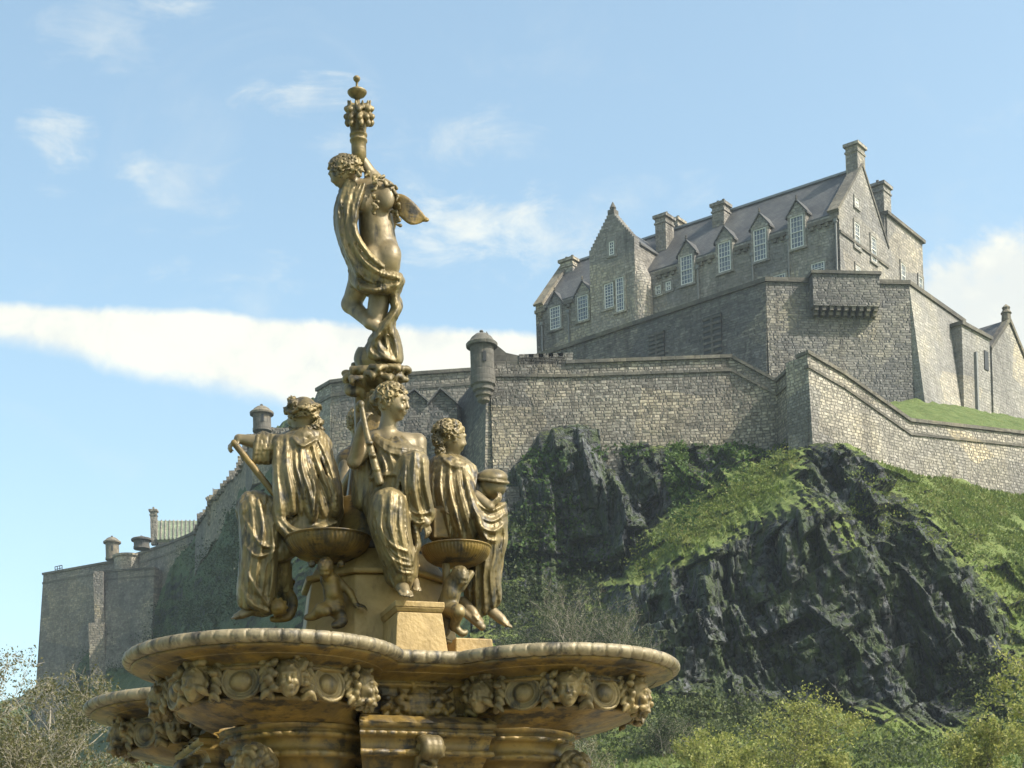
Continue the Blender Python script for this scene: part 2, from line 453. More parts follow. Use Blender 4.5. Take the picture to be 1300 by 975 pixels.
def stone(name, tones, cell=(0.62, 0.36), mortar=(0.10, 0.09, 0.075), var=0.85, streak=0.5, green=0.25, bmp=0.15, dark=(0.05, 0.045, 0.04), gap=0.05):
    """rubble masonry: irregular stones in rough courses, mortar, rain streaks, lichen"""
    m, N, b = material(name); p = geo_pos(N)
    wob = N.n('ShaderNodeTexNoise'); N.put(wob.inputs['Vector'], p); wob.inputs['Scale'].default_value = 0.9; wob.inputs['Detail'].default_value = 3
    off = N.n('ShaderNodeVectorMath', operation='MULTIPLY_ADD'); N.link(wob.outputs['Color'], off.inputs[0]); off.inputs[1].default_value = (0.5, 0.5, 0.20); N.link(p, off.inputs[2])
    sp = N.n('ShaderNodeSeparateXYZ'); N.link(off.outputs[0], sp.inputs[0])
    zr = N.m('DIVIDE', sp.outputs[2], cell[1]); row = N.m('FLOOR', zr); fr = N.m('FRACT', zr)
    cv = N.n('ShaderNodeCombineXYZ'); N.put(cv.inputs[0], N.m('DIVIDE', sp.outputs[0], cell[0])); N.put(cv.inputs[1], N.m('DIVIDE', sp.outputs[1], cell[0])); N.put(cv.inputs[2], N.m('MULTIPLY', row, 7.31))
    v = cv.outputs[0]
    vo = N.n('ShaderNodeTexVoronoi', feature='F1'); N.link(v, vo.inputs['Vector']); vo.inputs['Scale'].default_value = 1.0; vo.inputs['Randomness'].default_value = 0.95
    ed = N.n('ShaderNodeTexVoronoi', feature='DISTANCE_TO_EDGE'); N.link(v, ed.inputs['Vector']); ed.inputs['Scale'].default_value = 1.0; ed.inputs['Randomness'].default_value = 0.95
    edge = N.m('MINIMUM', ed.outputs[0], N.m('MULTIPLY', N.m('MINIMUM', fr, N.m('SUBTRACT', 1.0, fr)), 0.8))
    wn = N.n('ShaderNodeTexWhiteNoise', noise_dimensions='3D'); N.link(vo.outputs['Position'], wn.inputs['Vector'])
    n = len(tones); c = N.ramp(wn.outputs['Value'], [(i / (n - 1), t) for i, t in enumerate(tones)])
    mean = tuple(sum(t[i] for t in tones) / n for i in range(3))
    c = N.mix(var, mean, c)
    big = N.noise(p, 0.16, 5, 0.6, 0.3)
    c = N.mix(1.0, c, N.ramp(big, [(0.28, (0.5, 0.5, 0.52)), (0.5, (0.95, 0.95, 0.95)), (0.72, (1.28, 1.22, 1.05))]), 'MULTIPLY')
    pv = N.n('ShaderNodeTexVoronoi', feature='F1'); N.link(N.vscale(off.outputs[0], (.16, .16, .26)), pv.inputs['Vector']); pv.inputs['Scale'].default_value = 1.0
    ps = N.n('ShaderNodeSeparateColor'); N.link(pv.outputs['Color'], ps.inputs[0])
    c = N.mix(1.0, c, N.ramp(ps.outputs[0], [(0.0, (.74, .75, .78)), (.5, (1, .99, .97)), (1.0, (1.25, 1.17, 1.02))]), 'MULTIPLY')
    gn = N.sm(N.noise(p, 3.2, 4, 0.7), 0.35, 0.75, 0.75, 1.22)
    cc = N.n('ShaderNodeVectorMath', operation='SCALE'); N.link(c, cc.inputs[0]); N.put(cc.inputs['Scale'], gn); c = cc.outputs[0]
    e = N.sm(edge, gap * 0.2, gap * 2.2)
    c = N.mix(N.m('MULTIPLY', N.m('SUBTRACT', 1.0, e), 0.7), c, mortar)
    s = N.sm(N.noise(N.vscale(p, (0.55, 0.55, 0.06)), 1.0, 5, 0.65, 0.2), 0.52, 0.74)
    c = N.mix(N.m('MULTIPLY', s, streak), c, dark)
    g = N.sm(N.noise(p, 0.28, 5, 0.7, 0.5), 0.54, 0.72)
    c = N.mix(N.m('MULTIPLY', g, green), c, (0.075, 0.09, 0.035))
    N.link(c, b.inputs['Base Color']); b.inputs['Roughness'].default_value = 0.92; b.inputs['Specular IOR Level'].default_value = 0.2
    hgt = N.m('ADD', N.m('MULTIPLY', e, 0.6), N.m('ADD', N.m('MULTIPLY', wn.outputs['Value'], 0.5), N.m('MULTIPLY', N.noise(p, 2.5, 4, 0.7), 0.7)))
    bump(N, b, hgt, bmp)
    return m
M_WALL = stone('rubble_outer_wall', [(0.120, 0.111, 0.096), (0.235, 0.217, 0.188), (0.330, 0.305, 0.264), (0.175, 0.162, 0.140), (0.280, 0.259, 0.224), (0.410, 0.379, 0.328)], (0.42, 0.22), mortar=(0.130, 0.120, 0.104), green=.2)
M_WALL_LIT = stone('rubble_sunlit_copy', [(0.230, 0.213, 0.184), (0.340, 0.315, 0.272), (0.420, 0.389, 0.336), (0.280, 0.259, 0.224), (0.480, 0.444, 0.384)], (0.42, 0.22), mortar=(0.200, 0.185, 0.160), streak=0.4, green=0.1)  # paler copy of the outer rubble for sunlit walls, light put into the colour
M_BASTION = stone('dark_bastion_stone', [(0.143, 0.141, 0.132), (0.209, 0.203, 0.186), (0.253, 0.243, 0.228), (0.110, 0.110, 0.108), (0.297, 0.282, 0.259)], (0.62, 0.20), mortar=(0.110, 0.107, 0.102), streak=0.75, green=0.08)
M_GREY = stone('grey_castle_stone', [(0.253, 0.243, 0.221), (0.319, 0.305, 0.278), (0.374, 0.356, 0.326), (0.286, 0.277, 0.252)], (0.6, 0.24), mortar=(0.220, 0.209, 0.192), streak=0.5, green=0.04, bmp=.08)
M_HOUSE = stone('castle_house_stone', [(0.209, 0.199, 0.182), (0.286, 0.272, 0.250), (0.341, 0.324, 0.298), (0.242, 0.231, 0.211), (0.385, 0.366, 0.336)], (0.55, 0.26), mortar=(0.187, 0.177, 0.163), streak=0.7, green=0.03, bmp=0.10)
M_DRESS = stone('dressed_dark_stone', [(0.110, 0.105, 0.090), (0.145, 0.135, 0.116), (0.180, 0.167, 0.144)], (1.1, 0.5), streak=0.5, green=0.15, bmp=0.03, gap=0.02)
M_FAR = stone('far_wall_stone', [(0.170, 0.157, 0.136), (0.240, 0.222, 0.192), (0.300, 0.278, 0.240), (0.200, 0.185, 0.160)], (0.6, 0.30), mortar=(0.150, 0.140, 0.120), streak=0.4, green=0.15)

def plain(name, c, rough=0.6, metal=0.0, var=0.25, scale=1.5, spec=0.3):
    m, N, b = material(name); p = geo_pos(N); k = N.noise(p, scale, 5, 0.65)
    N.link(N.mix(k, tuple(x * (1 - var) for x in c), tuple(x * (1 + var) for x in c)), b.inputs['Base Color'])
    b.inputs['Roughness'].default_value = rough; b.inputs['Metallic'].default_value = metal; b.inputs['Specular IOR Level'].default_value = spec
    return m
def slate(name, c1, c2):
    m, N, b = material(name); p = geo_pos(N)
    sep = N.n('ShaderNodeSeparateXYZ'); N.link(p, sep.inputs[0])
    br = N.n('ShaderNodeTexBrick'); cv = N.n('ShaderNodeCombineXYZ')
    N.put(cv.inputs[0], N.m('SUBTRACT', sep.outputs[0], N.m('MULTIPLY', sep.outputs[1], 0.7))); N.put(cv.inputs[1], N.m('MULTIPLY', sep.outputs[2], 1.5)); N.link(cv.outputs[0], br.inputs['Vector'])
    br.inputs['Color1'].default_value = col(c1); br.inputs['Color2'].default_value = col(c2); br.inputs['Mortar'].default_value = (0.025, 0.026, 0.03, 1)
    br.inputs['Scale'].default_value = 1.0; br.inputs['Brick Width'].default_value = 0.55; br.inputs['Row Height'].default_value = 0.38; br.inputs['Mortar Size'].default_value = 0.02
    c = N.mix(1.0, br.outputs['Color'], N.ramp(N.noise(p, 0.5, 5, 0.65), [(0.3, (.55, .55, .56)), (0.7, (1.4, 1.36, 1.25))]), 'MULTIPLY')
    N.link(c, b.inputs['Base Color']); b.inputs['Roughness'].default_value = 0.55
    bump(N, b, br.outputs['Fac'], -0.03); return m
M_SLATE = slate('grey_slate', (0.055, 0.057, 0.060), (0.085, 0.085, 0.082))
M_TILE = slate('pale_far_roof_slates', (0.21, 0.255, 0.165), (0.14, 0.175, 0.11))
M_FRAME = plain('white_window_paint', (0.62, 0.61, 0.57), 0.5, var=0.06)
M_LEAD = plain('grey_lead', (0.20, 0.21, 0.22), 0.5, 0.3)
M_PIPE = plain('grey_pipe_paint', (0.17, 0.17, 0.165), 0.5)
M_IRON = plain('dark_iron', (0.05, 0.05, 0.05), 0.5, 0.6)
def glass(name):
    m, N, b = material(name); p = geo_pos(N)
    k = N.noise(p, 0.9, 2, 0.5)
    N.link(N.mix(k, (0.035, 0.045, 0.06), (0.12, 0.14, 0.17)), b.inputs['Base Color']); b.inputs['Roughness'].default_value = 0.08; b.inputs['Specular IOR Level'].default_value = 0.8
    return m
M_GLASS = glass('window_glass')
# ------------------------------------------------------------------ ground, crag and hillside
def tps(pts, vals, reg=0.0):
    """thin-plate spline through scattered 2D points"""
    p = np.array(pts, float); v = np.array(vals, float); n = len(p)
    def U(a, b):
        r2 = ((a[:, None, :] - b[None, :, :]) ** 2).sum(-1) + 1e-9
        return 0.5 * r2 * np.log(r2)
    K = U(p, p) + reg * np.eye(n); Q = np.hstack([np.ones((n, 1)), p])
    A = np.block([[K, Q], [Q.T, np.zeros((3, 3))]]); w = np.linalg.solve(A, np.concatenate([v, np.zeros(3)]))
    def f(x, y):
        q = np.stack([np.ravel(x), np.ravel(y)], 1); out = np.zeros(len(q))
        for i in range(0, len(q), 40000):
            s = q[i:i + 40000]; out[i:i + 40000] = U(s, p) @ w[:n] + w[n] + s @ w[n + 1:]
        return out.reshape(np.shape(x))
    return f

def rock_material(name, rock1, rock2, grass1, grass2, moss):
    m, N, b = material(name); g = N.n('ShaderNodeNewGeometry'); p = g.outputs['Position']
    at = N.n('ShaderNodeAttribute', attribute_name='grass'); amt = at.outputs['Fac']
    sep = N.n('ShaderNodeSeparateXYZ'); N.link(g.outputs['Normal'], sep.inputs[0])
    big = N.noise(p, 0.25, 6, 0.7, 0.4); mid = N.noise(p, 1.3, 6, 0.7, 0.3); fine = N.noise(p, 7.0, 5, 0.7)
    streaks = N.noise(N.vscale(p, (1.2, 1.2, 0.25)), 1.0, 6, 0.7, 0.5)
    rock = N.mix(N.sm(mid, 0.3, 0.72), rock1, rock2)
    # jointing: cracks and split faces, longer than wide
    off = N.n('ShaderNodeVectorMath', operation='MULTIPLY_ADD'); wn = N.n('ShaderNodeTexNoise'); N.put(wn.inputs['Vector'], p); wn.inputs['Scale'].default_value = .6; wn.inputs['Detail'].default_value = 4
    N.link(wn.outputs['Color'], off.inputs[0]); off.inputs[1].default_value = (.9, .9, .9); N.link(p, off.inputs[2])
    hs = []; ck = None
    for sc, wt in ((.55, 1.0), (1.5, .45)):
        v = N.vscale(off.outputs[0], (sc, sc, sc * .42))
        e = N.n('ShaderNodeTexVoronoi', feature='DISTANCE_TO_EDGE'); N.link(v, e.inputs['Vector']); e.inputs['Scale'].default_value = 1.0
        f1 = N.n('ShaderNodeTexVoronoi', feature='F1'); N.link(v, f1.inputs['Vector']); f1.inputs['Scale'].default_value = 1.0
        sc_ = N.n('ShaderNodeSeparateColor'); N.link(f1.outputs['Color'], sc_.inputs[0])
        k_ = N.sm(e.outputs[0], 0.0, 0.07); hs.append(N.m('MULTIPLY', N.m('ADD', N.m('MULTIPLY', k_, .6), sc_.outputs[0]), wt))
        tone = N.m('ADD', N.m('MULTIPLY', sc_.outputs[1], .5), .75)
        vm = N.n('ShaderNodeVectorMath', operation='SCALE'); N.link(rock, vm.inputs[0]); N.put(vm.inputs['Scale'], tone); rock = vm.outputs[0]
        rock = N.mix(N.m('MULTIPLY', N.m('SUBTRACT', 1.0, k_), .75), rock, (.012, .013, .014))
    joints = N.m('ADD', hs[0], hs[1])
    rock = N.mix(N.sm(N.noise(p, .8, 5, .7, .4), .56, .72, 0, .55), rock, (.15, .14, .115))
    rock = N.mix(N.m('MULTIPLY', N.sm(streaks, 0.42, 0.60), 0.8), rock, moss)
    rock = N.mix(N.sm(fine, 0.62, 0.8, 0, 0.55), rock, (0.13, 0.13, 0.12))
    gr = N.mix(N.sm(mid, 0.3, 0.7), grass1, grass2)
    gr = N.mix(N.sm(fine, 0.45, 0.75, 0, 0.7), gr, (0.21, 0.20, 0.075))
    # grass settles where ledges are flat and where the slope carries turf
    k = N.m('ADD', N.m('MULTIPLY', amt, 1.25), N.m('ADD', N.m('MULTIPLY', sep.outputs[2], 1.05), N.m('ADD', N.m('MULTIPLY', N.m('SUBTRACT', big, 0.5), 1.5), N.m('MULTIPLY', N.m('SUBTRACT', fine, 0.5), 0.9))))
    f = N.sm(k, 0.80, 1.10)
    N.link(N.mix(f, rock, gr), b.inputs['Base Color'])
    b.inputs['Roughness'].default_value = 0.85; b.inputs['Specular IOR Level'].default_value = 0.25
    bump(N, b, N.m('ADD', N.m('MULTIPLY', N.m('MULTIPLY', joints, 2.2), N.m('SUBTRACT', 1.0, f)), N.m('ADD', N.m('MULTIPLY', fine, 0.7), N.m('ADD', mid, N.m('MULTIPLY', N.noise(p, 25, 3, 0.6), 0.4)))), 0.2)
    return m
M_ROCK = rock_material('mossy_basalt', (0.028, 0.032, 0.037), (0.125, 0.13, 0.135), (0.085, 0.135, 0.026), (0.15, 0.185, 0.05), (0.062, 0.088, 0.028))
M_HILL = rock_material('hillside_turf', (0.035, 0.042, 0.042), (0.08, 0.085, 0.075), (0.03, 0.068, 0.024), (0.06, 0.10, 0.036), (0.035, 0.062, 0.028))
M_TURF = rock_material('terrace_turf', (0.06, 0.06, 0.05), (0.1, 0.1, 0.08), (0.075, 0.12, 0.028), (0.11, 0.15, 0.04), (0.06, 0.09, 0.03))

def build_ground():
    m, N, b = material('lawn'); p = geo_pos(N)
    N.link(N.mix(N.noise(p, 0.5, 6, 0.7), (0.05, 0.10, 0.02), (0.11, 0.16, 0.04)), b.inputs['Base Color']); b.inputs['Roughness'].default_value = 0.9
    s = 2500.0
    o = link('ground', pydata('ground', [(-s, -s, 0), (s, -s, 0), (s, s, 0), (-s, s, 0)], [(0, 1, 2, 3)]), m); props(o, kind='structure')
    m2, N, b = material('gravel'); p = geo_pos(N)
    N.link(N.mix(N.noise(p, 14, 6, 0.8), (0.22, 0.19, 0.14), (0.33, 0.29, 0.22)), b.inputs['Base Color']); b.inputs['Roughness'].default_value = 0.9
    n = 96; v = [(FX_C + 11 * math.cos(2 * math.pi * k / n), FY_C + 11 * math.sin(2 * math.pi * k / n), 0.004) for k in range(n)]
    o = link('gravel_bounce', pydata('gravel_bounce', v, [tuple(range(n))]), m2); props(o, kind='structure')  # unseen pale disc, added to bounce light up under the basin
FX_C, FY_C = -0.889, 12.0
build_ground()

# control points: photo pixel, depth, turf amount
CRAG = [
    # along the foot of the outer wall
    (600, 630, 122.5, .2), (640, 640, 122.3, .2), (660, 605, 122.5, .1), (690, 558, 123, .0), (735, 545, 123, .0), (800, 575, 123, .1), (870, 572, 123, .1), (930, 568, 122.8, .0), (985, 582, 121.5, .0),
    (1028, 566, 116.8, .0), (1060, 562, 118.4, .2), (1110, 586, 121, .75), (1170, 603, 123.9, .9), (1240, 619, 127, .9), (1300, 631, 129.6, .9), (1400, 648, 135, .9),
    # behind the walls (hidden)
    (600, 560, 150, .3), (570, 600, 150, .3), (560, 680, 140, .3), (610, 600, 134, .2), (700, 500, 138, .3), (800, 500, 138, .3), (950, 500, 138, .3), (1020, 500, 136, .3), (1100, 530, 138, .5), (1200, 550, 142, .5), (1350, 575, 150, .5),
    # dark crag under the outer wall: two towers of upright columns with a gully between
    (660, 660, 120, .1), (700, 620, 118.5, -.05), (680, 720, 118, .2), (725, 600, 119, -.1), (745, 660, 119.5, .0), (765, 620, 118, -.2), (800, 650, 117, -.25), (810, 720, 115, -.2), (770, 720, 116.5, -.1), (840, 610, 119, .05), (845, 645, 117.5, -.05), (895, 590, 119, .0), (900, 622, 116.5, .1), (800, 690, 115.5, -.15), (945, 585, 118, .1), (700, 780, 115, .3), (640, 760, 116, .3), (600, 800, 114, .3),
    # grassy ramp running down to the left
    (1005, 590, 115, 1.0), (975, 612, 113.6, 1.1), (940, 632, 112.6, 1.1), (900, 656, 112, 1.1), (860, 682, 111.6, 1.1), (825, 704, 111.4, 1.0), (788, 730, 111.3, .7), (970, 648, 110.8, .6), (920, 682, 110, .5),
    (965, 680, 107.8, -.25), (915, 708, 107.6, -.25), (860, 735, 107.8, -.2), (800, 765, 109, -.15),
    # big right-hand buttress, steep
    (1030, 600, 112.5, -.15), (1000, 660, 108.0, -.3), (1060, 640, 108.2, -.1), (1075, 668, 107.2, .85), (1055, 690, 106.6, .3), (1110, 620, 111, -.25), (1140, 660, 108.5, -.25), (1000, 740, 106.0, -.3), (930, 760, 106.2, -.25), (1100, 740, 105.5, -.25), (1180, 740, 106, -.2), (1190, 650, 111.5, .6), (1230, 690, 110.5, .75), (1300, 720, 111, .8), (1380, 720, 114, .8),
    (1250, 760, 108, .2), (1290, 790, 108, .6), (900, 810, 105.0, -.1), (980, 820, 104.6, -.2), (1080, 830, 104, -.3), (1180, 830, 104.4, -.3), (1260, 840, 104.6, .1),
    (870, 870, 103, .1), (960, 890, 102.5, .1), (1080, 895, 102.5, -.1), (1190, 910, 102, -.1), (1280, 900, 102, .5), (790, 820, 107, .0), (840, 800, 106, -.15),
    (900, 950, 95, .5), (1130, 905, 97, .5), (1130, 945, 93, 1.0), (1250, 960, 93, .7), (760, 920, 100, .6), (1000, 1000, 84, .8), (1200, 1010, 80, .8), (750, 1010, 84, .8), (600, 900, 104, .5), (600, 1000, 90, .7),
]
def wall_line(X):
    w = [P(613, 470, 124.5), P(986, 486, 123.6), P(1025, 450, 118.0), P(1070, 474, 120.0), P(1155, 536, 124.5), P(1300, 552, 131.0), P(1420, 565, 138)]
    return np.interp(X, [p.x for p in w], [p.y for p in w])
def sheet(name, ctrl, x0, x1, z0, z1, step, mat, rough=1.0, cut=None):
    w = [P(a, b, Y) for a, b, Y, g in ctrl]
    pts = [(p.x / 10, p.z / 10) for p in w]
    fy = tps(pts, [c[2] for c in ctrl], 0.02); fg = tps(pts, [c[3] for c in ctrl], 0.05)
    nx, nz = int((x1 - x0) / step) + 1, int((z1 - z0) / step) + 1
    X, Z = np.meshgrid(np.linspace(x0, x1, nx), np.linspace(z0, z1, nz))
    Y = fy(X / 10, Z / 10); G = fg(X / 10, Z / 10)
    # broken rock: blocks at several sizes, beds dipping to the right
    r = np.clip(1.15 - G * 1.0, 0.16, 1.2) * rough
    wx = fbm(X * .12, Z * .12, 2, 5) * 1.2; wz = fbm(X * .12 + 9, Z * .12, 2, 6) * 1.2
    ph = 0.42 - 0.38 * (1 / (1 + np.exp((X - 15) / 3.0)))                    # upright columns on the left, beds dipping right elsewhere
    x0, z0_ = 12.0, 24.0
    cx, cz = np.cos(ph), np.sin(ph)
    u1 = (X - x0 + wx) * cx + (Z - z0_ + wz) * cz; u2 = -(X - x0 + wx) * cz + (Z - z0_ + wz) * cx
    d = 1.9 * blocks(u1 / 4.2, u2 / 7.5, 11, 1.4, .3) + 1.4 * blocks(u1 / 1.8 + .1 * wx, u2 / 3.6, 21, 2.2, .25) + 0.8 * blocks(u1 / .9 + .1 * wz, u2 / 2.2, 31, 2.8, .2) + .28 * blocks(u1 / .42, u2 / .75, 41, 2.8, .2) + .10 * blocks(X / .2, Z / .24, 61, 3.0, .2)
    d += .9 * np.clip(blocks(u1 / 2.6, u2 / 5.2, 51, 2.6, .25) * 2.2, -.3, 1)                    # deep clefts
    d = d - d.mean() + .4
    if cut is not None and rough == 1.0: r = r * np.clip((cut(X) - .6 - Y) / 3.0, .2, 1)
    Y = Y + d * r + fbm(X * .30, Z * .30, 4, 77) * (.5 + .5 * np.clip(G, 0, 1)) + fbm(X * 1.6, Z * 1.6, 4, 88) * .16
    V = np.stack([X.ravel(), Y.ravel(), Z.ravel()], 1)
    i = np.arange(nx * nz).reshape(nz, nx); Q = np.stack([i[:-1, :-1].ravel(), i[:-1, 1:].ravel(), i[1:, 1:].ravel(), i[1:, :-1].ravel()], 1)
    if cut is not None:
        c = V[Q].mean(1); Q = Q[c[:, 1] < cut(c[:, 0])]
    me = np_mesh(name, V, Q)
    at = me.attributes.new('grass', 'FLOAT', 'POINT'); at.data.foreach_set('value', np.clip(G, -.5, 1.2).ravel().astype(np.float32))
    o = link(name, me, mat); props(o, kind='structure')
    return o, (X, Y, Z, G)
crag, CRAG_F = sheet('crag', CRAG, -7.0, 50.0, -0.5, 46.0, 0.075, M_ROCK, cut=lambda x: wall_line(x) + 1.2)

HILL = [(392, 545, 169, .3), (345, 574, 178, .6), (318, 596, 188, .7), (300, 628, 199, .72), (270, 664, 210, .72), (248, 704, 220, .72), (225, 740, 226, .72), (205, 800, 232, .7), (190, 840, 234, .7),
        (330, 640, 168, .72), (330, 720, 158, .72), (300, 700, 178, .72), (270, 760, 190, .72), (240, 830, 200, .7), (310, 800, 160, .7),
        (150, 830, 240, .6), (100, 852, 247, .5), (40, 950, 256, .5), (0, 965, 266, .5), (-100, 985, 280, .5), (-250, 1000, 300, .5),
        (420, 600, 160, .4), (420, 700, 140, .4), (480, 560, 156, .3), (560, 560, 146, .3), (520, 620, 140, .2), (600, 640, 124, .2),
        (520, 720, 128, .4), (600, 740, 117, .3), (420, 820, 128, .5), (560, 820, 113, .4), (150, 890, 222, .7), (40, 1000, 232, .7), (300, 900, 140, .7), (420, 920, 120, .7), (560, 930, 100, .7),
        (0, 1000, 170, .7), (200, 1000, 140, .7), (450, 1020, 100, .7), (-200, 1000, 230, .7), (-200, 1050, 150, .7), (600, 1020, 90, .7)]
hill, HILL_F = sheet('hillside', HILL, -110.0, -2.0, -0.5, 64.0, 0.2, M_HILL, rough=0.9, cut=lambda x: np.where(x > -14, 150.0, 400.0))
# ------------------------------------------------------------------ castle
def V3(p): return Vector((p[0], p[1], p[2]))
UP = Vector((0, 0, 1))
def at_z(px, py, z):
    """point at height z seen at a photo pixel"""
    p = P(px, py, 1.0); d = Vector((p.x, 1.0, p.z - CZ)); t = (z - CZ) / d.z
    return Vector((d.x * t, t, z))
def wall_strip(mb, tops, zb, thick, batter=0.0, inward=None):
    """wall along a polyline of top points (kept at their own heights), down to zb (number or list), thick metres deep behind"""
    n = len(tops); tops = [Vector(t) for t in tops]
    zbs = zb if isinstance(zb, (list, tuple)) else [zb] * n
    nor = []
    for i in range(n):
        t = tops[min(i + 1, n - 1)] - tops[max(i - 1, 0)]; t.z = 0; t.normalize()
        q = Vector((t.y, -t.x, 0))
        if q.y > 0 and inward is None: q = -q
        nor.append(q)
    v = []
    for i in range(n):
        o = nor[i]; t = tops[i]; h = t.z - zbs[i]
        v += [t, t - o * thick, Vector((t.x, t.y, zbs[i])) + o * batter * h, Vector((t.x, t.y, zbs[i])) - o * thick]
    f = []
    for i in range(n - 1):
        a, b = 4 * i, 4 * (i + 1)
        f += [(a, b, b + 2, a + 2), (a + 1, a + 3, b + 3, b + 1), (a, a + 1, b + 1, b), (a + 2, b + 2, b + 3, a + 3)]
    f += [(0, 2, 3, 1), (4 * n - 4, 4 * n - 3, 4 * n - 1, 4 * n - 2)]
    mb.add(v, f); return nor
def string_course(mb, tops, dz, hgt, proud, back=0.3, nor=None):
    """moulding along a wall, dz below its top, standing proud of the face"""
    n = len(tops); tops = [Vector(t) for t in tops]
    for i in range(n - 1):
        a, b = tops[i], tops[i + 1]; t = (b - a).normalized(); q = Vector((t.y, -t.x, 0)).normalized()
        if q.y > 0: q = -q
        d = UP * -dz; o = q * proud
        ext = t * (proud * .5)
        A0, B0 = a - ext + d, b + ext + d
        mb.add([A0 + o, B0 + o, B0 - q * back, A0 - q * back, A0 + o - UP * hgt, B0 + o - UP * hgt, B0 - q * back - UP * hgt, A0 - q * back - UP * hgt],
               [(0, 1, 2, 3), (7, 6, 5, 4), (0, 4, 5, 1), (3, 2, 6, 7), (0, 3, 7, 4), (1, 5, 6, 2)])

class Facade:
    """local frame on a wall: s along, n out of the wall, z up"""
    def __init__(s, a, b):
        s.a = Vector((a[0], a[1], 0)); t = Vector((b[0] - a[0], b[1] - a[1], 0)); s.L = t.length; s.t = t.normalized(); s.n = Vector((s.t.y, -s.t.x, 0))
        if s.n.y > 0 and abs(s.n.y) > 1e-3: s.n = -s.n
    def p(s, u, z, o=0.0): return s.a + s.t * u + s.n * o + UP * z
    def ax(s): return (s.t, s.n, UP)
    def hit(s, px, py, o=0.0):
        """(u, z) on the wall plane at a photo pixel"""
        q = P(px, py, 1.0); d = Vector((q.x, 1.0, q.z - CZ)); c = Vector((0, 0, CZ)); a = s.a + s.n * o
        t = (a - c).dot(s.n) / d.dot(s.n); h = c + d * t
        return (h - a).dot(s.t), h.z
    def window(s, parent, u, z, w, h, mat_frame, cols=4, rows=6, sill=True, o=0.0, surround=True):
        """sash window: dark glass set in a white frame with glazing bars, dressed stone surround"""
        fr = MB(); q = lambda uu, zz, oo: s.p(uu, zz, o + oo)
        t = .085
        for du in (-1, 1): fr.box(q(u + du * (w / 2 - t / 2), z + h / 2, .02), (t, .12, h), s.ax())
        for dz in (t / 2, h - t / 2): fr.box(q(u, z + dz, .02), (w - 2 * t, .118, t), s.ax())
        fr.box(q(u, z + h / 2, .035), (w - 2 * t, .10, .07), s.ax())
        for i in range(1, cols): fr.box(q(u - w / 2 + w * i / cols, z + h / 2, .012), (.036, .06, h - 2 * t), s.ax())
        for i in range(1, rows): fr.box(q(u, z + h * i / rows, .012), (w - 2 * t, .057, .036), s.ax())
        f = fr.obj('window', mat_frame, parent)
        g = MB(); g.box(q(u, z + h / 2, -.035), (w - .06, .08, h - .06), s.ax()); g.obj('pane', M_GLASS, f)
        if surround:
            b = MB()
            for du in (-1, 1): b.box(q(u + du * (w / 2 + .13), z + h / 2, .03), (.2, .16, h + .02), s.ax())
            b.box(q(u, z + h + .13, .035), (w + .44, .18, .24), s.ax()); b.box(q(u, z - .11, .05), (w + .6, .2, .2), s.ax())
            b.obj('surround', M_GREY, f)
        return f
def chimney(parent, c, w, d, z0, z1, ax, pots=3, mat=None):
    b = MB(); c = Vector((c[0], c[1], 0))
    b.box(c + UP * ((z0 + z1) / 2), (w, d, z1 - z0), ax); b.box(c + UP * (z1 + .14), (w + .34, d + .34, .28), ax); b.box(c + UP * (z1 - .5), (w + .16, d + .16, .16), ax)
    ch = b.obj('chimney', mat or M_HOUSE, parent)
    for i in range(pots):
        p = MB(); p.lathe(c + ax[0] * ((i - (pots - 1) / 2) * w / (pots + .2)) + UP * (z1 + .28), [(.16, 0), (.17, .1), (.13, .35), (.15, .4)], 10); p.obj('chimney_pot', M_DRESS, ch)
    return ch

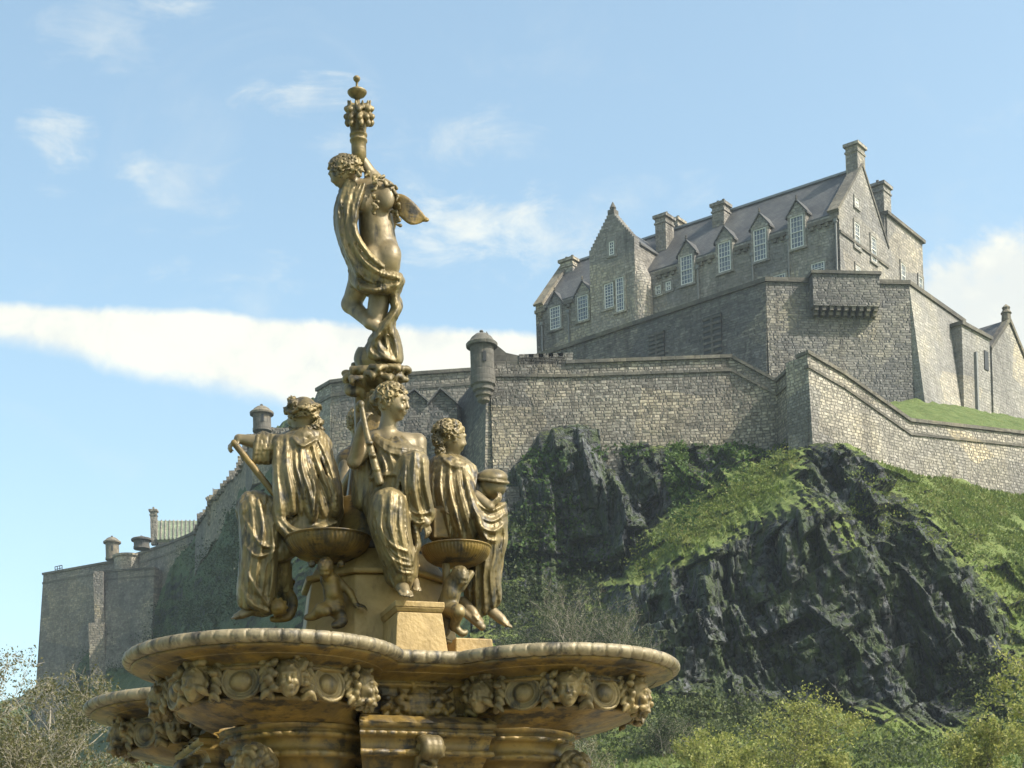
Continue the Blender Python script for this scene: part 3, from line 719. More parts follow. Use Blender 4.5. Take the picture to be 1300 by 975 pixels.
# ---- the long house on top of the rock
def build_house():
    ze = 67.5
    A = at_z(1065, 270, ze); B = at_z(680, 392, ze)
    h = thing('castle_house', 'long grey stone house with slate roof, stepped stair tower and dormers on the rock top', 'castle', (A.x, A.y, 40))
    f = Facade(B, A); t, n = f.t, f.n; L = f.L; D = 10.0; zb = 40.0
    back = -n
    ridge = f.hit(1072, 222, -D / 2)[1] - ze
    def pt(u, o, z): return f.p(u, z, o)
    # main walls with both gables (as prisms so they have thickness)
    b = MB()
    b.prism([pt(0, 0, zb), pt(L, 0, zb), pt(L, 0, ze), pt(0, 0, ze)], back * .8)
    b.prism([pt(0, -D + .8, zb), pt(L, -D + .8, zb), pt(L, -D + .8, ze), pt(0, -D + .8, ze)], back * .8)
    h_w = b.obj('wall', M_HOUSE, h)
    gables = []
    zt = ze + ridge
    for u, th in ((L + .002, .9), (-.002 + .9, .9)):
        prof = [pt(u, 0, zb), pt(u, -D, zb), pt(u, -D, ze)]
        k = 16
        # crow steps on the right gable, plain skews on the left
        for i in range(k + 1):
            q = i / k
            prof.append(pt(u, -D + D / 2 * q, ze + ridge * q + .35))
        for i in range(k + 1):
            q = 1 - i / k
            prof.append(pt(u, -D / 2 * q, ze + ridge * q + .35))
        prof.append(pt(u, 0, ze))
        g = MB(); g.prism(prof, -t * th); gables.append(g.obj('gable', M_HOUSE, h))
    # coping along the gable slopes
    for gi, u in enumerate((L - .45, .45)):
        c = MB()
        for s0, s1 in (((0.25, -.2), (-D / 2, ridge)), ((-D - .25, -.2), (-D / 2, ridge))):
            a, bb = pt(u, s0[0], ze + s0[1] + .42), pt(u, s1[0], ze + s1[1] + .42)
            d = (bb - a); ex = d.normalized(); ey = t; ez = ex.cross(ey)
            if ez.z < 0: ez = -ez
            c.box((a + bb) / 2, (d.length, 1.1, .22), (ex, ey, ez))
        c.obj('gable_coping', M_DRESS, gables[gi])
    r = MB()
    e = -.03
    sl = ridge / (D / 2)
    r.prism([pt(.9, e, ze - sl * e + .10), pt(L - .9, e, ze - sl * e + .10), pt(L - .9, -D / 2, zt + .10), pt(.9, -D / 2, zt + .10)], (-n * .0 - UP * .22))
    r.prism([pt(.9, -D - e, ze - sl * e + .10), pt(L - .9, -D - e, ze - sl * e + .10), pt(L - .9, -D / 2, zt + .101), pt(.9, -D / 2, zt + .101)], -UP * .22)
    roof = r.obj('roof', M_SLATE, h)
    rr = MB(); rr.box(pt(L / 2, -D / 2, zt + .16), (L - 2, .35, .2), f.ax()); rr.obj('ridge_cap', M_LEAD, roof)
    DORM = ((873, 361, 871, 325), (921, 345, 919, 308), (966, 331, 965, 291), (1013, 315, 1011, 275), (741, 407, 739, 376), (706, 418, 704, 390))
    gaps = sorted([(f.hit(d[0], d[1])[0] - 1.1, f.hit(d[0], d[1])[0] + 1.1) for d in DORM] + [(f.hit(748, 322, 1.8)[0] - .1, f.hit(805, 303, 1.8)[0] + 1.2)])
    u = 0.0
    for g0, g1 in gaps + [(L, L)]:
        if g0 - u > .3:
            co = MB(); co.box(pt((u + g0) / 2, .12, ze - .42), (g0 - u, .26, .32), f.ax())
            k = int((g0 - u) / .7)
            for i in range(k): co.box(pt(u + (i + .5) * (g0 - u) / k, .10, ze - .74), (.34, .22, .3), f.ax())
            co.obj('cornice', M_DRESS, h)
        u = max(u, g1)
    # dormers: pixel of window foot and head centre
    for (x0, y0, x1, y1) in DORM:
        u, z0 = f.hit(x0, y0); _, z1 = f.hit(x1, y1); w = 1.25 if x0 > 800 else 1.2
        d = MB(); hw = w / 2 + .28
        zt1 = z1 + .25
        depth = max((zt1 + .9 - ze) / sl + .3, 1.0)
        gab = [pt(u - hw, .04, ze - .9), pt(u + hw, .04, ze - .9), pt(u + hw, .04, zt1), pt(u, .04, zt1 + 1.05), pt(u - hw, .04, zt1)]
        d.prism(gab, back * (depth * .9))
        dm = d.obj('dormer', M_HOUSE, h)
        ro = MB()
        for sd in (-1, 1):
            a = [pt(u, .16, zt1 + 1.28), pt(u, -depth - .9, zt1 + 1.28), pt(u + sd * (hw + .22), -depth * .6, zt1 - .10), pt(u + sd * (hw + .18), .16, zt1 - .10)]
            ro.prism(a, -UP * .16)
        ro.obj('dormer_roof', M_SLATE, dm)
        fi = MB(); fi.lathe(pt(u, .06, zt1 + 1.25), [(.08, 0), (.12, .1), (.05, .2), (.09, .3), (.02, .4)], 8); fi.obj('finial', M_DRESS, dm)
        f.window(h, u, z0, w, z1 - z0, M_FRAME, 4, 6, o=.045)
    # small and lower windows on the front
    for (xa, ya, xb, yb, w) in ((836, 374, 835, 363, .55), (849, 369, 848, 358, .55), (1039, 350, 1037, 334, 1.25), (990, 365, 989, 349, 1.2), (935, 372, 934, 366, .9)):
        u, z0 = f.hit(xa, ya); _, z1 = f.hit(xb, yb); f.window(h, u, z0, w, z1 - z0, M_FRAME, 2 if w < .8 else 4, 3)
    # drain pipes
    for (x0, y0, x1, y1) in ((826, 370, 828, 402), (885, 342, 888, 384), (953, 326, 957, 360), (999, 305, 1003, 355), (1059, 283, 1064, 350), (689, 413, 690, 448), (721, 398, 724, 440), (755, 402, 757, 430)):
        u, z0 = f.hit(x1, y1); _, z1 = f.hit(x0, y0); p = MB(); p.tube([pt(u, .16, z0 - 6), pt(u, .16, z1)], .085, 8); p.box(pt(u, .18, z1 + .1), (.3, .25, .3), f.ax()); p.obj('drainpipe', M_PIPE, h)
    # stair tower with stepped gable and a rounded corner on its right
    uL, zc = f.hit(748, 322); uR, _ = f.hit(806, 300); uR2, _ = f.hit(826, 330)
    o = 1.8
    uL, _ = f.hit(748, 322, o); uR, _ = f.hit(805, 303, o); _, zeav = f.hit(748, 322, o); _, zap = f.hit(776, 272, o)
    um = (uL + uR) / 2; tw = uR - uL
    s = MB()
    prof = [pt(uL, o, zb), pt(uR, o, zb), pt(uR, o, zeav)]
    k = 11
    for i in range(k):
        q0, q1 = i / k, (i + 1) / k
        x = uR - (tw / 2 - .25) * q0; z = zeav + (zap - zeav) * q1
        prof += [pt(x, o, z)]
        prof += [pt(uR - (tw / 2 - .25) * q1, o, z)]
    left = []
    for i in range(k):
        q0, q1 = i / k, (i + 1) / k
        z = zeav + (zap - zeav) * q1
        left += [pt(uL + (tw / 2 - .25) * q0, o, z), pt(uL + (tw / 2 - .25) * q1, o, z)]
    prof += left[::-1] + [pt(uL, o, zeav)]
    s.prism(prof, back * .9)
    s.prism([pt(uL, o - .9, zb), pt(uR, o - .9, zb), pt(uR, o - .9, zeav), pt(uL, o - .9, zeav)], back * 7.0)
    tower = s.obj('stair_tower', M_HOUSE, h)
    sr = MB(); tr_ = zap - zeav - .5
    for sd in (0, 1):
        xe = uL - .15 if sd == 0 else uR + .15
        sr.prism([pt(xe, o - .9, zeav - .1), pt(xe, o - 9.5, zeav - .1), pt(um, o - 9.5, zeav + tr_), pt(um, o - .9, zeav + tr_)], -UP * .2)
    sr.obj('tower_roof', M_SLATE, tower)
    fi = MB(); fi.box(pt(um, o - .45, zap + .25), (.7, .8, .5), f.ax()); fi.lathe(pt(um, o - .45, zap + .5), [(.2, 0), (.32, .25), (.2, .5), (.05, .8)], 10); fi.obj('finial', M_DRESS, tower)
    # round turret in the angle, corbelled back to square
    ru = 1.25; cu = uR - .35; tz = f.hit(812, 352, o)[1]
    rt = MB(); rt.lathe(pt(cu, o - ru + .06, zb), [(ru, 0), (ru, tz - zb - .3), (ru * .9, tz - zb + .5), (ru * .5, tz - zb + 1.6), (.05, tz - zb + 2.4)], 28)
    rt.obj('round_turret', M_HOUSE, tower, smooth=False)
    for (xa, ya, xb, yb, w, c_) in ((774, 391, 773, 360, 1.0, 3), (788, 395, 786, 353, .85, 3), (777, 324, 776, 307, .55, 2)):
        u, z0 = f.hit(xa, ya, o); _, z1 = f.hit(xb, yb, o); f.window(tower, u, z0, w, z1 - z0, M_FRAME, c_, 8 if w > .8 else 4, o=o)
    # chimneys along the roof
    def roof_ch(px, py, u0, w, d, zfoot, pots, oo):
        u, z = f.hit(px, py, -oo); chimney(h, pt(u, -oo, 0), w, d, zfoot, z - .55, f.ax(), pots)
    roof_ch(723, 327, 0, 1.5, 1.2, ze + 2, 2, D / 2 - .6); roof_ch(843, 272, 0, 1.15, 1.5, ze + 1, 2, D / 2 - 1.8); roof_ch(858, 277, 0, 1.1, 1.3, ze + 2, 2, D / 2 + .6); roof_ch(915, 256, 0, 1.25, 1.2, ze + 2, 2, D / 2 - 1.0)
    chimney(h, pt(L - .62, -D / 2, 0), 1.15, 1.55, ze + ridge - 1.5, f.hit(1083, 186, -D / 2)[1] - .3, f.ax(), 2)
    # right gable: windows, string course and the lower flat-topped block behind it
    gf = Facade(A, A + back * D); gf.n = t
    for (xa, ya, xb, yb, w) in ((1088, 315, 1086, 283, 1.0), (1109, 333, 1107, 301, 1.0), (1089, 352, 1088, 338, .9), (1087, 263, 1086, 252, .7)):
        u, z0 = gf.hit(xa, ya); _, z1 = gf.hit(xb, yb); gf.window(h, u, z0, w, z1 - z0, M_FRAME, 3, 6)
    sc = MB(); sc.box(gf.p(D / 2, ze - 1.6, .06), (D, .14, .24), gf.ax()); sc.obj('string_course', M_DRESS, h)
    D2 = 8.0; zt2 = ze - .6
    uu, zt2 = D + .0, at_z(1140, 312, ze).z
    bl = MB(); bl.box(gf.p(D + D2 / 2 + .003, (zb + ze + 3.2) / 2, -5.5), (D2, 11, ze + 3.2 - zb), gf.ax()); blk = bl.obj('rear_block', M_HOUSE, h)
    pa = MB(); pa.box(gf.p(D + D2 / 2, ze + 3.35, -5.5), (D2 + .5, 11.5, .3), gf.ax()); pa.obj('parapet_coping', M_DRESS, blk)
    for u, z in ((D + 3.2, ze - 2.5), (D + 7.2, ze - 2.5)): gf.window(blk, u, z, .9, 2.2, M_FRAME, 3, 4)
    chimney(blk, gf.p(D + .6, 0, -.9), 1.6, 1.5, ze + 1.0, ze + 6.0, gf.ax(), 2)
    return f
HOUSE_F = build_house()

# ---- dark bastion in front of the house
def build_bastion():
    zt = 56.8
    C1 = at_z(972, 358, zt); C2 = at_z(1154, 362, zt); Lf = at_z(672, 458, zt); C3 = at_z(1224, 411, zt); C4 = at_z(1300, 452, zt)
    b = thing('castle_bastion', 'tall dark stone bastion wall with a corbelled box below the long house', 'castle wall', (C1.x, C1.y, 36))
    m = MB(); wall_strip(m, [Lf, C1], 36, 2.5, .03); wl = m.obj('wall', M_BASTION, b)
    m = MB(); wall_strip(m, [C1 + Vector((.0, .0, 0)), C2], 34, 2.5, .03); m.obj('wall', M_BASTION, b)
    m = MB(); wall_strip(m, [C2, C3], 32, 2.5, .11); m.obj('wall', M_GREY, b)
    m = MB()
    for a, c in ((Lf, C1), (C1, C2), (C2, C3)): string_course(m, [a + UP * .36, c + UP * .36], 0, .34, .16, 1.2)
    m.obj('coping', M_DRESS, b)
    # battered corner prow
    m = MB(); zl = 30
    nx = (C2 - C1).normalized(); ny = Vector((nx.y, -nx.x, 0))
    f = Facade(C1, C2)
    u0, _ = f.hit(1027, 375); u1, _ = f.hit(1111, 378); _, zb = f.hit(1068, 395)
    m = MB(); m.box(f.p((u0 + u1) / 2, (zb + zt + .3) / 2, .5), (u1 - u0, 1.2, zt + .3 - zb), f.ax()); bx = m.obj('projecting_box', M_BASTION, b)
    m = MB(); m.box(f.p((u0 + u1) / 2, zt + .43, .5), (u1 - u0 + .3, 1.5, .24), f.ax()); m.obj('coping', M_DRESS, bx)
    k = 9
    for i in range(k):
        u = u0 + .3 + (u1 - u0 - .6) * i / (k - 1)
        m = MB(); m.box(f.p(u, zb - .16, .5), (.30, 1.0, .31), f.ax()); m.box(f.p(u, zb - .46, .32), (.30, .7, .28), f.ax()); m.obj('corbel', M_DRESS, bx)
    # blocked tall openings with dark grilles in the left face
    f2 = Facade(Lf, C1)
    for (xa, ya, xb, yb, w) in ((836, 460, 834, 423, 1.5), (907, 454, 908, 400, 1.7)):
        u, z0 = f2.hit(xa, ya); _, z1 = f2.hit(xb, yb)
        m = MB(); m.box(f2.p(u, (z0 + z1) / 2, .13), (w, .2, z1 - z0), f2.ax()); sl = m.obj('slit_window', M_IRON, b)
        g = MB()
        for i in range(7): g.box(f2.p(u, z0 + (z1 - z0) * (i + .5) / 7, .26), (w + .05, .1, .2), f2.ax())
        g.box(f2.p(u, (z0 + z1) / 2, .25), (.2, .12, z1 - z0), f2.ax()); g.obj('grille', M_DRESS, sl)
    m = MB(); u, z0 = f2.hit(725, 450)
    # gate tower at the right end
    g = thing('gate_tower', 'slim stone tower with a recessed dark side, right of the dark bastion', 'tower', (C3.x, C3.y, 36))
    T1 = at_z(1222, 409, zt + .8); T2 = at_z(1234, 413, zt + .8)
    gf = Facade(C3, C4)
    t0, _ = gf.hit(1221, 415, 1.4); t1, tz = gf.hit(1256, 430, 1.4); tw = t1 - t0
    q = C3 + gf.t * ((t0 + t1) / 2); zg = gf.hit(1222, 413, 1.4)[1]; m = MB(); m.box(Vector((q.x, q.y, (zg + 32) / 2)) - gf.n * .9, (tw, 4.6, zg - 32), gf.ax()); m.obj('wall', M_GREY, g)
    m = MB(); m.box(Vector((q.x, q.y, zg + .15)) - gf.n * .9, (tw + .4, 5.0, .3), gf.ax()); m.obj('coping', M_DRESS, g)
    for (xa, ya, xb, yb) in ((1252, 470, 1251, 446),):
        u, z0 = gf.hit(xa, ya, 1.4); _, z1 = gf.hit(xb, yb, 1.4); m = MB(); m.box(gf.p(u, (z0 + z1) / 2, 1.43), (.7, .1, z1 - z0), gf.ax()); m.obj('slit_window', M_IRON, g)
    m = MB(); u, z0 = gf.hit(1238, 470, 1.4); m.box(gf.p(u, z0 - 3, 1.5), (.25, .25, 9), gf.ax()); m.obj('drainpipe', M_PIPE, g)
    # gabled house beside it
    H = thing('gable_house', 'small stone gabled house with a finial at the right edge', 'house', (C4.x, C4.y, 36))
    u0_, ze = gf.hit(1259, 440, .6); ua_, za_ = gf.hit(1281, 407, .6); a = C3 + gf.t * max(u0_, t1 + .25); wd = 2 * (ua_ - max(u0_, t1 + .25)); dz = za_ - ze; ze -= .3
    hp = lambda u, o, z: Vector((a.x, a.y, 0)) + gf.t * u + gf.n * o + UP * z
    m = MB(); m.prism([hp(0, .6, 30), hp(wd, .6, 30), hp(wd, .6, ze), hp(wd / 2, .6, ze + dz), hp(0, .6, ze)], -gf.n * 8); m.obj('wall', M_GREY, H)
    m = MB()
    for sd in (0, 1):
        e = -.3 if sd == 0 else wd + .3
        m.prism([hp(e, .3, ze - .1), hp(e, -7.5, ze - .1), hp(wd / 2, -7.5, ze + dz + .2), hp(wd / 2, .3, ze + dz + .2)], UP * .2)
    m.obj('roof', M_SLATE, H)
    m = MB()
    for sd in (0, 1):
        e = -.2 if sd == 0 else wd + .2
        A_, B_ = hp(e, .45, ze), hp(wd / 2, .45, ze + dz + .25); d = B_ - A_; ex = d.normalized(); ez = ex.cross(gf.n); ez = ez if ez.z > 0 else -ez
        m.box((A_ + B_) / 2 + ez * .12, (d.length, .6, .3), (ex, gf.n, ez))
    m.lathe(hp(wd / 2, .35, ze + dz + .3), [(.45, 0), (.4, .6), (.5, .7), (.3, 1.0), (.38, 1.2), (.05, 1.5)], 8); m.obj('skew_coping', M_DRESS, H)
    for u in (1.0, wd - 1.0): 
        m = MB(); m.box(hp(u, .72, 44), (.22, .2, 12), gf.ax()); m.obj('drainpipe', M_PIPE, H)
    m = MB(); m.box(hp(wd / 2, .66, 47.5), (wd, .16, .3), gf.ax()); m.obj('string_course', M_DRESS, H)
build_bastion()

def bartizan(name_label, px, py_base, py_eave, py_top, Y, r, corbels=4, parent_mat=None):
    c = P(px, py_base, Y); ze = P(px, py_eave, Y).z; zt = P(px, py_top, Y).z
    b = thing('bartizan', name_label, 'turret', (c.x, c.y, c.z), 'domed sentry turrets on the castle walls')
    m = MB(); m.lathe((c.x, c.y, 0), [(r, c.z), (r, c.z + .3), (r * .94, c.z + .32), (r * .94, ze)], 28); m.obj('drum', parent_mat or M_DRESS, b)
    m = MB(); hh = zt - ze
    m.lathe((c.x, c.y, ze), [(r * .94, -.02), (r * 1.24, .02), (r * 1.26, .22), (r * 1.16, .32), (r * 1.05, hh * .3), (r * .82, hh * .55), (r * .5, hh * .74), (r * .16, hh * .82)], 28); dm = m.obj('dome', M_DRESS, b)
    m = MB(); m.lathe((c.x, c.y, ze), [(r * .16, hh * .81), (r * .09, hh * .86), (r * .17, hh * .92), (r * .12, hh * .98), (.02, hh)], 12); m.obj('finial', M_DRESS, dm)
    if corbels:
        m = MB(); prof = []
        for i in range(corbels): prof += [(r * (1.0 - .17 * i), -.02 - i * r * .42), (r * (1.0 - .17 * i), -(i + .8) * r * .42)]
        prof += [(.05, -corbels * r * .46)]
        m.lathe((c.x, c.y, c.z), prof, 28); m.obj('corbel', M_DRESS, b)
    m = MB(); m.box((c.x + .2 * r, c.y - r * .93, (c.z + ze) / 2 + .3), (.22, .12, .7)); m.obj('slit_window', M_IRON, b)
    return b

# ---- outer wall
def build_outer_wall():
    zt = 44.6
    Bz = P(622, 462, 124.5); M1 = P(720, 461, 124.5); M2 = P(928, 455, 124.3); Nn = P(986, 486, 123.5)
    zt = M2.z
    Bz.z = zt + .2; M1.z = zt
    K = P(1025, 450, 118.0); G2 = P(1155, 536, 124.5); G3 = P(1300, 552, 131.0); G4 = P(1420, 565, 138)
    _f = Facade(K, G2); _u, _z = _f.hit(1070, 476); G1 = _f.p(_u, _z)
    w = thing('outer_wall', 'long tan rubble wall with a dark string course on top of the crag', 'castle wall', (0, 124, 25))
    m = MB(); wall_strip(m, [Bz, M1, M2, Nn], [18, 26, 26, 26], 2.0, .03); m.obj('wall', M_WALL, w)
    m = MB(); wall_strip(m, [Nn + Vector((0, .02, 0)), K + Vector((.03, .02, 0))], 24, .2, .02, inward=1); m.obj('wall', M_WALL, w)
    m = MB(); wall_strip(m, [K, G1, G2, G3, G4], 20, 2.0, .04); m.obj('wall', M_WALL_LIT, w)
    m = MB(); 
    for a, b in ((Bz, M1), (M1, M2), (M2, Nn), (K, G1), (G1, G2), (G2, G3), (G3, G4)):
        string_course(m, [a, b], .75, .2, .14)
    t = (K - Nn).normalized(); q = Vector((t.y, -t.x, 0)); q = -q if q.x > 0 else q
    for dz, pr, hh in ((.75, .14, .2), (-.26, .16, .24)):
        a, b = Nn - UP * dz, K - UP * dz
        m.add([a + q * pr, b + q * pr, b - q * .4, a - q * .4, a + q * pr - UP * hh, b + q * pr - UP * hh, b - q * .4 - UP * hh, a - q * .4 - UP * hh], [(0, 1, 2, 3), (7, 6, 5, 4), (0, 4, 5, 1), (3, 2, 6, 7), (0, 3, 7, 4), (1, 5, 6, 2)])
    for a, b in ((M1, M2), (M2, Nn), (K, G1), (G1, G2), (G2, G3), (G3, G4)): string_course(m, [a + UP * .26, b + UP * .26], 0, .24, .16, 1.0)
    m.obj('string_course', M_DRESS, w)
    # parapet with gun openings and the swept-up end beside the turret
    f = Facade(Bz, M1); m = MB(); z = zt
    k = 5
    for i in range(k):
        u0 = 2.0 + i * (f.L - 2.0) / k; m.box(f.p(u0 + .62, z + .42, -.5), (1.05, .9, .85), f.ax())
    m.box(f.p(f.L / 2 + 1, z + .35, -.42), (f.L - 2.2, .74, .5), f.ax()); m.obj('merlon', M_WALL, w)
    pr = [f.p(-.2, z - .2, -.1), f.p(2.2, z - .2, -.1), f.p(2.2, z + .75, -.1), f.p(1.2, z + 1.0, -.1), f.p(.5, z + 1.6, -.1), f.p(-.2, z + 2.6, -.1)]
    m = MB(); m.prism(pr, -f.n * .8); m.obj('swept_parapet', M_DRESS, w)
    # stepped battered buttress below the turret
    m = MB(); c = P(612, 600, 123)
    for i in range(14):
        wd = 2.2 + .52 * i; m.box((c.x + 1.5 + .05 * i, 123.6 - .17 * i, 36.2 - .8 * i), (wd, 3.5, .795))
    m.obj('buttress', M_WALL, w)
    # side wall running back to the left, in shade
    R0 = P(613, 480, 124.5); R1 = P(560, 488, 136); R2 = P(505, 492, 150); R0.z = R1.z = zt; R2.z = zt
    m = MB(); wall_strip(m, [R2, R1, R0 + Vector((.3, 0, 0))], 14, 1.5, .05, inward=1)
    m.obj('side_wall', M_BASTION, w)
    bartizan('domed stone turret at the left corner of the long tan outer wall', 613, 484, 441, 419, 123.6, .90)
    # two small lean-to gables against the side wall
    for i, (ax_, ay, vl, vr, Y) in enumerate(((526, 497, (505, 513), (545, 512), 133), (559, 496, (545, 512), (580, 514), 129))):
        lb = ('slate roofed gable in shade against the outer wall, nearer the domed turret', 'slate roofed gable in shade against the outer wall, nearer the statue')[1 - i]
        h = thing('gabled_store', lb, 'shed', tuple(P(ax_, 560, Y)), 'gabled sheds in the shade of the side wall')
        A_, L_, R_ = P(ax_, ay, Y), P(*vl, Y), P(*vr, Y); off = Vector((1.2, 5, 0))
        L_.z = R_.z = (L_.z + R_.z) / 2
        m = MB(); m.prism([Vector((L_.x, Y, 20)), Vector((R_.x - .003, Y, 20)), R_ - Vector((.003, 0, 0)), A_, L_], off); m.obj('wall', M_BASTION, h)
        m = MB(); m.prism([L_ - Vector((.15, .3, .12)), A_ + Vector((0, -.3, .06)), A_ + off + UP * .06, L_ + off], UP * .15); m.prism([R_ + Vector((-.02, -.3, -.02)), A_ + Vector((0, -.3, .061)), A_ + off + UP * .061, R_ + off], UP * .15); m.obj('roof', M_SLATE, h)
build_outer_wall()

# ---- walls stepping down the ridge to the left
def build_left_walls():
    w = thing('battery_wall', 'tall weathered battery wall with a lit corner behind the seated statues', 'castle wall', tuple(P(420, 560, 160)))
    a, b, c = P(388, 510, 168), P(403, 497, 160), P(421, 500, 158); d = P(470, 500, 157); e = P(600, 488, 156)
    for q in (a, b, c, d, e): q.z = b.z
    m = MB(); wall_strip(m, [a, b], 25, 2, .03, inward=1); m.obj('wall', M_BASTION, w)
    m = MB(); wall_strip(m, [b, c], 25, 2, .06); m.obj('wall', M_WALL_LIT, w)
    m = MB(); wall_strip(m, [c + Vector((.0, .05, 0)), d, e], 25, 2, .06); m.obj('wall', M_FAR, w)
    m = MB(); string_course(m, [b, c, d, e], -.3, .3, .2, 1.0); string_course(m, [b, c, d, e], 1.0, .25, .15); m.obj('coping', M_DRESS, w)
    bartizan('domed turret on the ridge behind the hand of the left statue', 333, 548, 527, 513, 172, .95, 0)
    r = thing('ridge_wall', 'ragged stepped wall climbing the ridge behind the left statue', 'castle wall', tuple(P(300, 600, 196)))
    pts = [(392, 535, 166), (372, 548, 170), (352, 552, 172), (345, 548, 173), (322, 552, 176), (312, 575, 186), (306, 597, 192), (290, 612, 197), (280, 628, 200), (270, 634, 203), (264, 650, 206), (255, 660, 210), (248, 680, 214)]
    m = MB(); T = [P(*q) for q in pts][::-1]; wall_strip(m, T, [t.z - 5 for t in T], 1.6, .05, inward=None); m.obj('wall', M_FAR, r)
    rng = random.Random(4); m = MB()
    for i in range(len(T) - 1):
        for k in range(3):
            q = T[i].lerp(T[i + 1], (k + .5) / 3); m.box((q.x, q.y + .6, q.z + .15), (rng.uniform(.6, 1.3), 1.2, rng.uniform(.5, 1.1)))
    m.obj('broken_coping', M_FAR, r)
    # far bastion
    g = thing('far_bastion', 'hazy far bastion wall with sloping base at the left end of the rock', 'castle wall', tuple(P(60, 800, 258)))
    Z = P(55, 730, 258).z
    a, b, c, d = P(55, 730, 258), P(150, 713, 250), P(215, 691, 236), P(252, 676, 226)
    a0 = a + Vector((1.5, 22, 0))
    m = MB(); wall_strip(m, [a, b, c, d], [20, 20, 20, 20], 3, .10); m.obj('wall', M_FAR, g)
    m = MB(); wall_strip(m, [a0, a], 20, 3, .10, inward=1); m.obj('wall', M_FAR, g)
    m = MB(); string_course(m, [a, b, c, d], -.3, .32, .2, 1.0); string_course(m, [a, b, c, d], 1.1, .3, .2, 1.0); m.obj('coping', M_DRESS, g)
    l = thing('spur_wall', 'low spur wall with a lit end pier in front of the far bastion', 'castle wall', tuple(P(130, 790, 240)))
    a, b, c = P(128, 727, 241), P(196, 722, 236), P(250, 700, 224)
    m = MB(); wall_strip(m, [a, b], [a.z - 14, b.z - 14], 2, .10); m.obj('wall', M_FAR, l)
    m = MB(); string_course(m, [a, b], -.25, .26, .15, .8); string_course(m, [a, b], .9, .25, .15, .8); m.obj('coping', M_DRESS, l)
    m = MB(); q = P(126, 760, 240); m.box((q.x, 241, q.z - 4.5), (1.3, 2.6, 16.5)); m.box((q.x - .3, 240.6, q.z - 8), (2.2, 3, 9)); m.obj('pier', M_FAR, l)
    t = thing('round_wall_piece', 'low lit round wall piece between the far bastion and the spur wall', 'castle wall', tuple(P(180, 700, 238)))
    m = MB(); q = P(163, 708, 245); m.lathe((q.x, q.y, q.z), [(2.1, -8), (2.0, -.2), (2.2, -.1), (2.2, .2), (1.9, .21)], 36); m.obj('wall', M_WALL_LIT, t)  # wall piece; its lit look is put into the paler stone colour
    bartizan('small domed turret on the far left bastion', 143, 711, 690, 680, 246, 1.0, 0)
    bartizan('squat round turret beside the far tiled roof', 180, 697, 687, 680, 232, 1.1, 0)
    # far house with pale roof and a tall chimney
    h = thing('far_house', 'far house with a pale ridged roof and one tall chimney on the left ridge', 'house', tuple(P(222, 690, 240)))
    A, B, C_, D_ = P(199, 685, 240), P(262, 684, 240), P(262, 661, 245), P(200, 661, 245)
    m = MB(); m.prism([A, B, C_, D_], Vector((0, .3, -.3))); rf = m.obj('roof', M_TILE, h)
    m = MB()
    for i in range(13):
        q = i / 12; m.tube([A.lerp(B, q) + Vector((0, -.05, .05)), D_.lerp(C_, q) + Vector((0, -.05, .05))], .10, 6)
    m.obj('roof_rib', M_FAR, rf)
    m = MB(); m.prism([A + Vector((.1, .3, -.2)), B + Vector((-.1, .3, -.2)), B + Vector((-.1, .3, -5)), A + Vector((.1, .3, -5))], Vector((0, 9, 0))); m.prism([A + Vector((.1, .3, -.2)), D_ + Vector((0, 0, -.3)), A + Vector((.1, 9.3, -.2))], Vector((6.5, 0, 0))); m.obj('wall', M_FAR, h)
    q = P(195, 650, 241); chimney(h, (q.x, q.y), .85, .9, P(195, 692, 241).z, q.z, (Vector((1, 0, 0)), Vector((0, 1, 0)), UP), 1, M_FAR)
    k = thing('watch_post', 'tiny stone sentry post with a flag on the ridge', 'watch post', tuple(P(271, 640, 205)))
    q = P(271, 641, 205); m = MB(); m.box((q.x, q.y, q.z - 1), (1.3, 1.3, 3)); m.box((q.x, q.y, q.z + .6), (1.6, 1.6, .2)); m.obj('wall', M_FAR, k)
    m = MB(); m.tube([(q.x, q.y, q.z + .7), (q.x, q.y, q.z + 2.0)], .05, 6); m.prism([(q.x, q.y, q.z + 1.9), (q.x + .7, q.y, q.z + 1.8), (q.x, q.y, q.z + 1.5)], (0, .04, 0)); m.obj('flag', M_LEAD, k)
    r = thing('railing', 'small iron railing on the end of the far bastion', 'railing', tuple(P(74, 724, 256)))
    m = MB()
    q0, q1 = P(70, 726, 257), P(79, 724, 256.5)
    for i in range(4): q = q0.lerp(q1, i / 3); m.tube([q - UP * .4, q + UP * .75], .06, 6)
    m.tube([q0 + UP * .75, q1 + UP * .75], .06, 6); m.tube([q0 + UP * .35, q1 + UP * .35], .05, 6); m.obj('rail', M_IRON, r)
build_left_walls()

